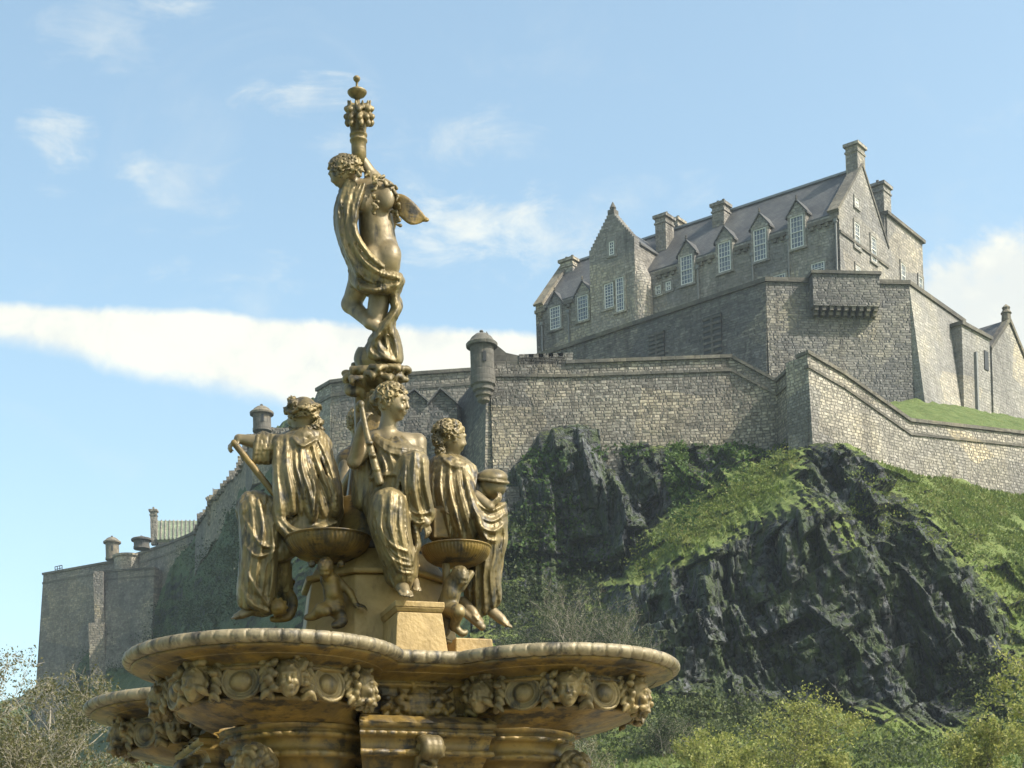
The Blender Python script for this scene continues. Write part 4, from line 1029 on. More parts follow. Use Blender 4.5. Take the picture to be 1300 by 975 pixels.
# ---- turf terrace between the outer wall and the bastion
def build_terrace():
    ctrl = [(1060, 540, 128), (1100, 530, 127), (1125, 514, 128.5), (1155, 531, 128.5), (1230, 541, 131), (1300, 549, 135), (1110, 510, 139), (1150, 503, 140), (1230, 519, 145), (1300, 534, 150), (1420, 560, 141), (1420, 552, 155)]
    w = [P(*c) for c in ctrl]; fz = tps([(p.x / 10, p.y / 10) for p in w], [p.z for p in w], .05)
    X, Y = np.meshgrid(np.linspace(24, 56, 200), np.linspace(123, 156, 200)); Z = fz(X / 10, Y / 10) + fbm(X * .8, Y * .8, 4, 3) * .3
    i = np.arange(200 * 200).reshape(200, 200); Q = np.stack([i[:-1, :-1].ravel(), i[:-1, 1:].ravel(), i[1:, 1:].ravel(), i[1:, :-1].ravel()], 1)
    V = np.stack([X.ravel(), Y.ravel(), Z.ravel()], 1); Q = Q[(V[Q][:, :, 1] > wall_line(V[Q][:, :, 0]) + .6).all(1)]
    me = np_mesh('terrace', V, Q)
    at = me.attributes.new('grass', 'FLOAT', 'POINT'); at.data.foreach_set('value', np.full(40000, .6, np.float32))
    props(link('terrace', me, M_TURF), kind='structure')
build_terrace()
# ------------------------------------------------------------------ gilt statues (sculpted as signed distance fields)
def unit(v):
    v = np.array(v, float); return v / (np.linalg.norm(v) + 1e-9)
def curls(a=2.4, f=0.5, ph=0.0):
    return lambda x, y, z: a * np.sin(f * x + ph + 1.8 * np.sin(f * .6 * y + ph)) * np.sin(f * y + 1.7 * np.sin(f * .7 * z)) * np.sin(f * z + ph + 1.5 * np.sin(f * .6 * x)) * 1.8
def cloth(a=1.2, f=0.16, ph=0.0):
    a = a * .6
    return lambda x, y, z: a * np.sin(f * x + 2.1 * np.sin(f * .5 * y + ph) + ph) * np.sin(f * .8 * z + 1.9 * np.sin(f * .45 * y) + ph) + .4 * a * np.sin(f * 2.3 * x + 2 * np.sin(f * y)) * np.cos(f * 2.0 * z + ph)
def pleats(c, n, amp, ph=0.0, tw=0.0, wob=0.6):
    """folds that run down and around a vertical axis through c"""
    def f(x, y, z):
        th = np.arctan2(z - c[2], x - c[0]) + tw * (y - c[1])
        q = np.sin(.5 * n * th + ph + .4 * wob * np.sin(.04 * y + ph))
        return .5 * amp * (1 - 1.7 * np.abs(q) ** 1.2) + 0 * x
    return f
def head(S, H, c, fwd, r, up=(0, -1, 0), beard=False, bun=None, hl=1.0, wreath=False):
    """skull, face and ears into S, hair into H; r = half the head height"""
    c = np.array(c, float); f = unit(fwd); u = unit(np.array(up, float) - f * np.dot(up, f)); s = unit(np.cross(f, u))
    L = lambda a, b, d: c + r * (a * f + b * u + d * s)
    M = (tuple(f), tuple(u), tuple(s))
    S.ell(L(-.08, .12, 0), (r * .88, r * .86, r * .72), k=2, M=M)
    S.ell(L(.2, -.3, 0), (r * .6, r * .66, r * .52), k=4, M=M)
    S.ell(L(.42, -.78, 0), (r * .26, r * .2, r * .25), k=3, M=M)             # chin
    S.cap(L(.7, .28, -.3), L(.7, .28, .3), r * .13, k=2.5)                    # brow
    S.cap(L(.76, .2, 0), L(.90, -.16, 0), r * .08, r * .12, k=1.6)            # nose
    for d in (-1, 1):
        S.ell(L(.78, .08, .28 * d), (r * .16, r * .12, r * .17), k=1.5, op='s')
        S.ell(L(.70, .08, .28 * d), (r * .12, r * .09, r * .12), k=.8)       # eye
        S.ell(L(.62, -.22, .32 * d), (r * .2, r * .2, r * .2), k=3)          # cheek
        S.ell(L(-.02, -.02, .72 * d), (r * .14, r * .22, r * .07), k=1.5)    # ear
    S.cap(L(.76, -.42, -.14), L(.76, -.42, .14), r * .085, k=1.2)             # lips
    S.cap(L(.73, -.55, -.12), L(.73, -.55, .12), r * .08, k=1.2)
    S.cap(L(.86, -.49, -.17), L(.86, -.49, .17), r * .035, k=.6, op='s')
    cu = curls(r * .07 if H is not S else r * .03, 8.5 / r, c[0])
    H.ell(L(-.16, .26, 0), (r * .9 * hl, r * .84, r * .78), k=2, M=M, disp=None if wreath else cu, pad=3)
    if H is not S: H.ell(L(.62, -.2, 0), (r * .62, r * .72, r * .6), k=2.5, M=M, op='s')     # open the face
    rng = np.random.default_rng(int(c[0]))
    for i in range(210 if H is not S else 40):                                # locks
        th = rng.uniform(0, 2 * np.pi); ph = rng.uniform(-.3, .35) if wreath else rng.uniform(-.3, 1.3)
        a, d = np.cos(th) * np.cos(ph), np.sin(th) * np.cos(ph)
        if a > .35 and np.sin(ph) < .45 and not wreath: continue
        if a > .5 and wreath: continue
        q = L(-.16 + a * .9 * hl, .24 + np.sin(ph) * .84, d * .78); nrm = unit(q - c)
        t = unit(np.cross(nrm, rng.normal(size=3))) * r * .15; t2 = np.cross(nrm, t) * .6
        H.poly([q - t, q + nrm * r * .07 + t2, q + t], [r * .028, r * .05, r * .022], k=.5)
    if wreath:
        for i in range(34):
            th = 2 * math.pi * i / 34 + rng.normal() * .05; q = L(-.14 + math.cos(th) * .95, .32 + .10 * math.sin(5 * th), math.sin(th) * .84); nrm = unit(q - c)
            t = unit(np.cross(nrm, u)) * r * .2 + u * r * rng.uniform(-.14, .14)
            H.poly([q - t * .7, q + nrm * r * .12, q + t + nrm * r * .16], [r * .05, r * .10, r * .03], k=.8)
    if beard:
        H.ell(L(.42, -.78, 0), (r * .45, r * .42, r * .42), k=2, M=M, disp=curls(r * .1, 9 / r, 1.0), pad=2)
        if H is not S: H.ell(L(.72, -.45, 0), (r * .2, r * .16, r * .2), k=1, M=M, op='s')
    if bun is not None:
        H.ell(L(*bun), (r * .42, r * .4, r * .42), k=3, M=M, disp=curls(r * .1, 9 / r, 2.0), pad=2)
def hand(S, wrist, direc, palm_n, L, curl=0.6, spread=0.10, thumb=1):
    """palm, four unequal bent fingers and a thumb leaving the palm's side; L = hand length in pixels"""
    w = np.array(wrist, float); d = unit(direc); n = unit(np.array(palm_n, float) - d * np.dot(palm_n, d)); s = np.cross(d, n)
    S.ell(w + d * L * .26, (L * .27, L * .2, L * .10), k=2, M=(tuple(d), tuple(s), tuple(n)))
    for i, (o, l) in enumerate(((-.165, .44), (-.055, .5), (.055, .47), (.165, .38))):
        p = w + d * L * .44 + s * L * o * 1.05
        a = curl * (.8 + .12 * i); di = unit(d + s * o * spread * 4)
        pts = [w + d * L * .2 + s * L * o * .7, p]
        for k, fr in enumerate((.42, .33, .25)):
            a2 = a * (k + .5); dd = di * math.cos(a2) + n * math.sin(a2)
            pts.append(pts[-1] + dd * L * l * fr * 1.15)
        rr = [L * .065, L * .064, L * .058, L * .052, L * .042]
        for k in range(4): S.cap(pts[k], pts[k + 1], rr[k], rr[k + 1], k=.5)
    b = w + d * L * .12 + s * L * .12 * -thumb
    t1 = b + unit(d * .6 - s * thumb * .75 + n * .35) * L * .24; t2 = t1 + unit(d * .85 - s * thumb * .1 + n * .5) * L * .2
    S.cap(b, t1, L * .085, L * .07, k=1.2); S.cap(t1, t2, L * .07, L * .05, k=.6)
def foot(S, heel, toe, r, k=2.0, up=(0, -1, 0)):
    h, t = np.array(heel, float), np.array(toe, float); d = unit(t - h); s = unit(np.cross(d, up)); L = np.linalg.norm(t - h)
    S.cap(h, h + d * L * .55, r, r * .82, k=k); S.cap(h + d * L * .4, h + d * L * .78, r * .8, r * .62, k=k)
    for i in range(5):
        o = (i - 2) * r * .36; b = h + d * L * .72 + s * o
        S.cap(b, b + d * L * (.3 - .035 * abs(i - 1)), r * .27, r * .2, k=.8)
def finish(S, name, mat, parent):
    return link(name, S.mesh(name, px_to_world), mat, parent, smooth=True)
def px_empty(name, c, label, cat, group=None):
    w = px_to_world(np.array([c], float))[0]
    return thing(name, label, cat, tuple(w), group)

# ---- left: bearded craftsman in a cloak, leaning on the handle of a hammer
def statue_left():
    t = px_empty('seated_statue', (345, 786, -30), 'gilt cloaked statue with its back turned, one hand on a hammer handle', 'statue', 'seated gilt statues round the fountain pedestal')
    lo, hi = (278, 500, -150), (445, 792, 40)
    B = Sculpt((278, 500, -110), (425, 620, 20)); Hr = Sculpt((355, 498, -90), (420, 560, 10), 0.95); R = Sculpt((292, 540, -140), (445, 792, 40), 1.15)
    head(B, Hr, (383, 528, -40), (-.72, .12, .62), 22, up=(-.08, -1, .0), beard=True, wreath=True)
    for p, q in (((398, 528, -52), 7), ((404, 536, -48), 7), ((400, 542, -58), 6), ((391, 545, -62), 6), ((405, 545, -38), 6), ((372, 512, -52), 7), ((366, 520, -46), 6), ((371, 508, -34), 6)):
        Hr.ell(p, (q, q * .8, q), k=2, disp=curls(1.3, .8), pad=2)
    B.cap((385, 540, -42), (388, 562, -42), 12, 15, k=4)
    B.cap((352, 565, -50), (329, 562, -54), 13, 10, k=4); B.cap((329, 562, -54), (303, 557, -56), 9.5, 6.2, k=3)
    hand(B, (305, 557, -56), (-.85, .5, .0), (.5, .8, .25), 26, curl=.75, thumb=-1)
    # sleeve hanging from the raised arm
    R.cap((334, 560, -53), (331, 580, -52), 12, 9, k=5, disp=pleats((333, 560, -53), 9, 1.3), pad=2)
    for x in (325, 331, 337, 343): R.poly([(x + 2, 553, -60), (x - 1, 570, -64), (x - 2, 588, -60)], [2.5, 3.2, 2.2], k=2)
    # torso and the wide cloak
    R.cap((352, 566, -48), (404, 566, -42), 15, 16, k=6); R.cap((386, 570, -42), (388, 655, -45), 30, 36, k=8, disp=pleats((386, 570, -45), 15, 2.2, .4), pad=4)
    R.cap((400, 568, -44), (414, 650, -42), 17, 22, k=9, disp=pleats((405, 570, -44), 11, 2.0, 1.2), pad=4)
    R.cap((360, 575, -55), (364, 650, -62), 12, 10, k=6)
    F = [([(353, 556, -66), (352, 600, -82), (356, 640, -88), (358, 666, -86)], [5, 7, 8.5, 5]),
         ([(365, 553, -66), (364, 590, -88), (370, 625, -92), (373, 650, -90)], [4, 5, 5, 3]),
         ([(376, 553, -66), (376, 590, -86), (386, 625, -90), (392, 655, -88)], [3.5, 4.2, 4.5, 3]),
         ([(386, 552, -66), (390, 592, -84), (404, 630, -86), (412, 655, -80)], [3.5, 4.0, 4.2, 3]),
         ([(394, 551, -60), (404, 590, -78), (418, 625, -78), (424, 652, -70)], [3.5, 4.0, 4.5, 3.5]),
         ([(400, 552, -52), (416, 585, -62), (427, 622, -58), (429, 648, -52)], [4, 4.5, 5, 4]),
         ([(404, 554, -38), (421, 588, -40), (430, 625, -36), (428, 655, -34)], [4, 5, 5, 4]),
         ([(383, 556, -74), (383, 592, -90), (394, 628, -96), (400, 658, -90)], [2.2, 2.8, 3, 2]),
         ([(397, 600, -84), (400, 625, -92), (396, 660, -88)], [2.2, 3, 2.4]),
         ([(372, 556, -76), (384, 566, -80), (400, 558, -70)], [2.2, 2.6, 2.2])]
    R.folds(F)
    # collar roll
    R.poly([(366, 556, -60), (384, 552, -70), (402, 552, -56), (406, 556, -34)], [5, 6, 6, 5], k=3)
    # hips and seat
    R.ell((386, 668, -48), (42, 26, 42), k=8, disp=cloth(1.8, .17), pad=3)
    for i, (a, b, c2) in enumerate((((352, 655, -90), (380, 676, -98), (426, 664, -76)), ((350, 664, -88), (376, 686, -96), (418, 682, -80)), ((346, 640, -80), (356, 668, -92), (384, 690, -92)))):
        R.fold([a, b, c2], [3, 4, 3])
    # left thigh, knee and the robe falling to the foot
    R.cap((378, 668, -55), (322, 645, -62), 26, 21, k=8, disp=cloth(1.5, .2, 1), pad=3)
    R.cap((322, 646, -62), (328, 765, -64), 20, 17, k=8, disp=pleats((325, 650, -64), 9, 2.0, .8, .004), pad=4)
    R.cap((342, 690, -64), (338, 768, -66), 14, 13, k=7, disp=pleats((340, 690, -66), 8, 1.6), pad=3)
    G = [([(308, 640, -74), (311, 690, -80), (307, 740, -78), (306, 768, -70)], [5, 6, 6, 4]),
         ([(318, 632, -80), (322, 680, -88), (316, 730, -86), (314, 770, -78)], [4, 4, 5, 4]),
         ([(328, 636, -84), (334, 676, -90), (326, 720, -90), (322, 770, -82)], [3.5, 4, 4, 3.5]),
         ([(340, 655, -84), (346, 690, -86), (336, 726, -90), (331, 772, -84)], [4, 4.5, 4, 3.5]),
         ([(352, 665, -84), (348, 700, -84), (345, 740, -84), (339, 776, -78)], [4, 5, 4.5, 3.5]),
         ([(312, 660, -82), (330, 690, -92), (352, 694, -86)], [2.5, 3, 2.5]), ([(308, 690, -82), (326, 706, -92), (348, 700, -88)], [2.4, 3, 2.4]),
         ([(306, 715, -80), (324, 745, -88), (340, 768, -84)], [2.4, 3, 2.4]), ([(305, 745, -78), (320, 766, -86), (342, 777, -80)], [3, 3.4, 3])]
    R.folds(G)
    # other knee under the cloak
    R.cap((385, 680, -62), (357, 700, -78), 20, 13, k=6, disp=cloth(1.3, .25), pad=2)
    R.cap((357, 702, -70), (362, 762, -40), 11, 12, k=5, disp=pleats((358, 700, -60), 7, 1.5), pad=2)
    Ft = Sculpt((285, 755, -110), (385, 795, -20), 1.3)
    foot(Ft, (322, 774, -68), (294, 785, -76), 7); foot(Ft, (368, 772, -44), (346, 786, -66), 6.5)
    finish(B, 'body', M_GILT_SKIN, t); finish(Hr, 'hair', M_GILT_LEAF, t); R.crumple(.9, .13, .03, seed=int(t.location.x * 100)); finish(R, 'robe', M_GILT, t); finish(Ft, 'foot', M_GILT_SKIN, t)
    T = Sculpt((285, 555, -110), (395, 680, -20), 1.3)
    T.cap((297, 562, -60), (376, 662, -72), 4.2, 4.6, k=1); T.box((378, 664, -72), (9, 7, 15), 1.5, M=((.62, .78, 0), (-.78, .62, 0), (0, 0, 1)))
    finish(T, 'hammer', M_GILT_DARK, t)
    K = Sculpt((330, 735, -110), (390, 795, -20), 1.3)                        # cog wheel and scroll at the feet
    K.cap((353, 771, -82), (353, 771, -74), 11, 11, k=1); K.cap((353, 771, -90), (353, 771, -78), 4.5, k=1)
    for i in range(10):
        a = i * .628; K.cap((353 + 11 * math.cos(a), 771 + 11 * math.sin(a), -82), (353 + 11 * math.cos(a), 771 + 11 * math.sin(a), -76), 2.2, k=.6)
    K.poly([(346, 786, -70), (366, 782, -66), (372, 764, -58), (366, 748, -52), (372, 738, -48)], [4, 6, 6, 5, 3], k=2)
    finish(K, 'cog_wheel', M_GILT_DARK, t)

# ---- centre: crowned woman with a staff, looking to the right
def statue_centre():
    t = px_empty('seated_statue', (505, 764, -120), 'gilt statue of a draped woman with a staff, seated at the front looking right', 'statue', 'seated gilt statues round the fountain pedestal')
    B = Sculpt((436, 480, -160), (560, 700, -20), 1.3); Hr = Sculpt((468, 478, -125), (525, 540, -45), 0.95); R = Sculpt((436, 536, -180), (562, 770, -10), 1.15)
    head(B, Hr, (499, 511, -82), (.9, .10, -.38), 23, bun=(-.95, -.05, 0))
    B.cap((494, 526, -82), (491, 552, -80), 9.5, 12, k=4)
    B.cap((478, 557, -82), (530, 561, -76), 12, 11, k=6); B.ell((503, 568, -84), (26, 18, 16), k=6)
    B.cap((530, 562, -76), (534, 590, -84), 11, 9, k=4)
    B.cap((476, 558, -84), (450, 586, -92), 11, 9.5, k=4); B.cap((450, 586, -92), (460, 540, -112), 9, 6.5, k=3)
    hand(B, (460, 542, -112), (.18, -.95, -.1), (.75, .1, .6), 27, curl=.95, thumb=-1)
    # draped chest and gathered waist
    R.cap((503, 577, -84), (494, 618, -84), 25, 26, k=8, disp=pleats((498, 570, -84), 12, 1.8, .6), pad=3)
    R.ell((516, 585, -102), (11, 11, 9), k=5); R.ell((492, 583, -104), (11, 11, 9), k=5)
    F = [([(474, 552, -92), (494, 566, -106), (515, 570, -104), (536, 572, -86)], [3, 4.5, 4.5, 4]), ([(472, 557, -92), (492, 573, -110), (516, 578, -110), (538, 578, -90)], [3, 3.6, 3.6, 3.4]),
         ([(482, 572, -106), (490, 594, -114), (488, 616, -112)], [2.5, 3.2, 2.6]), ([(494, 576, -112), (500, 596, -116), (496, 620, -116)], [2.5, 3.2, 2.6]), ([(507, 576, -112), (508, 598, -116), (502, 622, -116)], [2.5, 3, 2.6]),
         ([(522, 582, -108), (516, 600, -112), (510, 620, -114)], [2.5, 3, 2.6]), ([(474, 576, -98), (480, 596, -106), (478, 616, -104)], [2.5, 3.2, 2.6]),
         ([(470, 607, -100), (488, 603, -114), (506, 601, -114), (518, 597, -106)], [3, 3.4, 3.4, 3])]
    R.folds(F)
    # lap, raised far knee with drape, forearm across it
    R.ell((498, 640, -80), (36, 28, 34), k=9, disp=cloth(1.6, .2), pad=3)
    R.cap((508, 640, -84), (528, 590, -128), 22, 15, k=8, disp=cloth(1.0, .22, .6), pad=2)
    R.cap((528, 588, -128), (534, 655, -120), 15, 13, k=7, disp=pleats((530, 590, -122), 8, 1.6), pad=3)
    R.cap((500, 610, -100), (522, 588, -126), 14, 13, k=7)
    G = [([(516, 580, -138), (514, 615, -142), (520, 650, -134), (528, 672, -126)], [4, 4, 4, 3]), ([(527, 576, -142), (525, 612, -146), (532, 648, -138), (538, 664, -128)], [4, 4.4, 4, 3]),
         ([(537, 582, -138), (540, 615, -140), (545, 640, -132), (548, 656, -122)], [4, 4.4, 4, 3]), ([(508, 600, -130), (504, 630, -134), (512, 660, -130)], [3, 3.6, 3]),
         ([(516, 640, -138), (528, 652, -138), (546, 650, -128)], [2.5, 3, 2.5]), ([(516, 652, -136), (530, 664, -134), (546, 660, -126)], [2.5, 3, 2.5])]
    R.folds(G)
    B.cap((520, 640, -132), (541, 663, -134), 8, 6, k=3)
    hand(B, (539, 661, -134), (.35, .92, .1), (-.6, .1, .7), 25, curl=.5, thumb=1)
    # near knee, shin and long skirt
    R.cap((488, 645, -86), (494, 640, -150), 25, 19, k=8, disp=cloth(1.3, .2, 1.5), pad=3)
    R.cap((494, 642, -148), (510, 738, -138), 20, 13, k=8, disp=pleats((500, 645, -142), 9, 1.6, .2, .006), pad=3)
    R.cap((478, 660, -118), (492, 712, -120), 12, 8, k=7, disp=pleats((482, 660, -120), 8, 1.4), pad=3)
    R.cap((522, 665, -118), (524, 730, -122), 10, 6, k=6, disp=pleats((522, 665, -120), 7, 1.4), pad=2)
    R.cap((500, 660, -90), (508, 728, -95), 24, 20, k=6)
    Q = [([(478, 640, -140), (474, 665, -138), (482, 695, -134), (493, 716, -130)], [4, 4.6, 4, 3]), ([(486, 630, -158), (484, 668, -164), (494, 705, -156), (503, 735, -148)], [3.4, 4, 4, 3]),
         ([(497, 625, -164), (496, 668, -168), (506, 705, -160), (512, 738, -150)], [3.4, 4, 3.6, 3]), ([(508, 632, -160), (508, 672, -162), (516, 706, -154), (520, 738, -146)], [3.6, 4, 3.6, 3]),
         ([(514, 650, -148), (518, 682, -144), (524, 708, -138), (525, 730, -134)], [3.6, 4, 3.6, 3]), ([(526, 668, -132), (530, 692, -128), (522, 716, -130)], [3.5, 4, 3]),
         ([(478, 660, -150), (496, 690, -166), (516, 700, -156)], [2, 2.6, 2]), ([(482, 680, -150), (500, 710, -160), (520, 718, -148)], [2, 2.6, 2]), ([(492, 700, -150), (506, 724, -154), (523, 728, -142)], [2, 2.6, 2])]
    R.folds(Q)
    # cloak behind the raised arm
    R.cap((462, 580, -70), (464, 632, -70), 15, 17, k=6, disp=pleats((462, 590, -70), 9, 1.7), pad=3)
    Ft = Sculpt((488, 725, -175), (545, 772, -95), 1.3)
    foot(Ft, (507, 738, -132), (517, 757, -172), 9.5)
    foot(Ft, (526, 738, -118), (530, 750, -138), 6)
    finish(B, 'body', M_GILT_SKIN, t); finish(Hr, 'hair', M_GILT_LEAF, t); R.crumple(.9, .13, .03, seed=int(t.location.x * 100)); finish(R, 'robe', M_GILT, t); finish(Ft, 'foot', M_GILT_SKIN, t)
    T = Sculpt((448, 505, -150), (492, 622, -90), 1.2)
    T.poly([(459, 516, -118), (467, 556, -124), (482, 612, -128)], [3.0, 4.0, 5.6], k=1)
    for i, (x, y) in enumerate(((473, 578), (478, 596), (469, 562))): T.ell((x, y, -130 + i), (5, 3.5, 4.5), k=1.5)
    T.ell((458, 513, -117), (5, 5, 5), k=1.5)
    finish(T, 'staff', M_GILT, t)

# ---- right: cloaked figure with a globe in the raised hand
def statue_right():
    t = px_empty('seated_statue', (615, 795, -20), 'gilt cloaked statue holding a capped globe in one hand, seated facing right', 'statue', 'seated gilt statues round the fountain pedestal')
    B = Sculpt((540, 525, -95), (660, 700, 30), 1.3); Hr = Sculpt((545, 527, -60), (602, 585, 25), 0.95); R = Sculpt((538, 565, -110), (652, 800, 50), 1.15)
    head(B, Hr, (572, 557, -20), (.86, .12, .32), 22, up=(.05, -1, 0), hl=1.05)
    for p, q in (((559, 572, -30), 8), ((556, 560, -34), 8), ((562, 580, -26), 7), ((566, 545, -40), 7)): Hr.ell(p, (q, q, q), k=2, disp=curls(1.4, .8), pad=2)
    B.cap((569, 570, -18), (566, 592, -16), 11, 14, k=4)
    # cloak over shoulder and back
    R.cap((556, 595, -14), (584, 594, -22), 15, 14, k=7); R.cap((567, 600, -18), (572, 668, -18), 26, 30, k=8, disp=pleats((568, 600, -20), 14, 2.0, .3), pad=4)
    R.cap((578, 610, -36), (590, 672, -46), 15, 16, k=7)
    F = [([(554, 582, -34), (549, 620, -46), (551, 650, -48), (556, 672, -46)], [5, 5, 5, 4]), ([(562, 580, -42), (559, 618, -56), (566, 650, -60), (572, 682, -58)], [4, 4.4, 4.4, 3]),
         ([(571, 581, -44), (571, 618, -60), (579, 652, -66), (588, 683, -62)], [4, 4.4, 4.4, 3]), ([(579, 584, -44), (582, 616, -58), (590, 650, -66), (600, 682, -62)], [4, 4.6, 4.6, 3]),
         ([(586, 588, -40), (592, 612, -52), (597, 645, -62), (606, 670, -60)], [4, 4.6, 4.6, 3]), ([(560, 579, -36), (572, 590, -48), (588, 592, -40)], [3, 3.6, 3]), ([(547, 640, -40), (549, 665, -44), (560, 684, -46)], [4, 4, 3])]
    R.folds(F)
    # arm towards the globe, wrapped in cloth
    R.cap((590, 600, -36), (606, 628, -44), 15, 13, k=7, disp=cloth(1.2, .25), pad=2)
    B.cap((604, 630, -56), (622, 643, -64), 8, 6, k=3)
    hand(B, (621, 642, -65), (.8, -.5, .12), (-.35, -.75, .5), 25, curl=.55, thumb=1)
    G = [([(592, 606, -54), (604, 636, -60), (622, 648, -56), (640, 640, -46)], [4, 4.4, 4, 3]), ([(594, 620, -60), (606, 652, -66), (624, 662, -60), (641, 652, -48)], [4, 4.4, 4, 3]),
         ([(598, 640, -66), (612, 668, -68), (628, 674, -60), (641, 664, -48)], [4, 4.4, 4, 3]), ([(606, 662, -66), (618, 684, -64), (632, 686, -54)], [4, 4, 3])]
    # lap and thighs towards the right
    R.ell((592, 676, -14), (40, 24, 36), k=9, disp=cloth(1.5, .2), pad=3)
    R.cap((588, 672, -30), (624, 656, -40), 24, 18, k=8, disp=cloth(1.2, .22), pad=3)
    R.cap((624, 656, -40), (624, 762, -34), 18, 11, k=8, disp=pleats((624, 660, -36), 9, 1.8, .7), pad=3)
    R.cap((600, 690, -30), (606, 770, -30), 20, 13, k=8, disp=pleats((602, 690, -30), 9, 1.8, 1.7), pad=3)
    R.folds(G)
    Q = [([(638, 660, -46), (640, 690, -46), (630, 722, -48), (634, 762, -42)], [4, 4, 4, 3]), ([(630, 668, -58), (628, 700, -60), (622, 732, -56), (626, 770, -46)], [4, 4, 4, 3]),
         ([(618, 678, -64), (616, 712, -62), (614, 742, -56), (616, 778, -46)], [4, 4, 4, 3]), ([(606, 690, -62), (604, 725, -58), (604, 752, -52), (606, 786, -44)], [4, 4, 4, 3]),
         ([(594, 700, -56), (594, 732, -54), (596, 762, -48)], [4, 4, 3])]
    R.folds(Q)
    # left forearm with a fist on a book
    B.cap((546, 652, -46), (566, 646, -62), 8, 6.5, k=3); hand(B, (563, 646, -62), (.9, .1, -.2), (.1, .9, .2), 22, curl=1.3, thumb=1)
    Ft = Sculpt((572, 745, -85), (662, 806, -5), 1.3)
    foot(Ft, (622, 774, -40), (648, 796, -50), 7.5); foot(Ft, (588, 764, -48), (611, 789, -62), 7.5)
    Ft.cap((590, 778, -56), (612, 796, -62), 5, 5, k=2)
    finish(B, 'body', M_GILT_SKIN, t); finish(Hr, 'hair', M_GILT_LEAF, t); R.crumple(.9, .13, .03, seed=int(t.location.x * 100)); finish(R, 'robe', M_GILT, t); finish(Ft, 'foot', M_GILT_SKIN, t)
    T = Sculpt((600, 590, -75), (652, 645, -10), 1.2)
    T.ell((625, 616, -42), (18, 18, 18), k=1); T.ell((625, 606, -42), (20, 11, 20), k=1.0)
    T.cap((606, 611, -42), (644, 611, -42), 1.2, k=1)
    for i in range(24):
        a = i * 2 * math.pi / 24; b = a + 2 * math.pi / 24
        T.cap((625 + 20 * math.cos(a), 610.5 + 2.5 * math.cos(a), -42 + 20 * math.sin(a)), (625 + 20 * math.cos(b), 610.5 + 2.5 * math.cos(b), -42 + 20 * math.sin(b)), 2.0, k=.8)
    finish(T, 'globe', M_GILT, t)
    K = Sculpt((535, 630, -85), (585, 690, -25), 1.3)
    K.box((560, 664, -60), (11, 19, 4), 1.2, M=((.98, 0, .2), (0, 1, 0), (-.2, 0, .98))); finish(K, 'book', M_GILT_DARK, t)

# ---- back: mostly hidden figure behind the column
def statue_back():
    t = px_empty('seated_statue', (455, 740, 90), 'dark gilt statue seated on the far side, mostly hidden behind the other figures', 'statue', 'seated gilt statues round the fountain pedestal')
    B = Sculpt((420, 510, 10), (500, 660, 150), 1.6); Hr = Sculpt((430, 505, 35), (490, 575, 125), 0.95); R = Sculpt((415, 560, 10), (520, 745, 175), 1.7)
    head(B, Hr, (458, 540, 82), (-.25, .1, .95), 22)
    B.cap((458, 555, 80), (456, 578, 78), 11, 14, k=4); B.cap((440, 590, 66), (436, 622, 52), 10, 8, k=4); B.cap((436, 622, 52), (447, 600, 30), 8, 6, k=3)
    hand(B, (446, 602, 32), (.3, -.9, -.2), (.3, .1, .9), 22, curl=1.2)
    R.cap((440, 585, 74), (480, 585, 80), 14, 14, k=7); R.cap((460, 590, 78), (462, 660, 80), 28, 32, k=8, disp=pleats((460, 590, 78), 14, 2.0), pad=4)
    R.ell((465, 680, 84), (42, 26, 40), k=8, disp=cloth(1.6, .2), pad=3); R.cap((455, 680, 90), (450, 668, 140), 22, 18, k=8); R.cap((450, 668, 140), (455, 735, 140), 18, 14, k=8, disp=pleats((452, 680, 140), 8, 1.6), pad=3)
    R.cap((480, 680, 90), (490, 670, 140), 22, 18, k=8); R.cap((490, 670, 140), (490, 735, 140), 18, 14, k=8)
    finish(B, 'body', M_GILT_SKIN, t); finish(Hr, 'hair', M_GILT_LEAF, t); finish(R, 'robe', M_GILT_DARK, t)

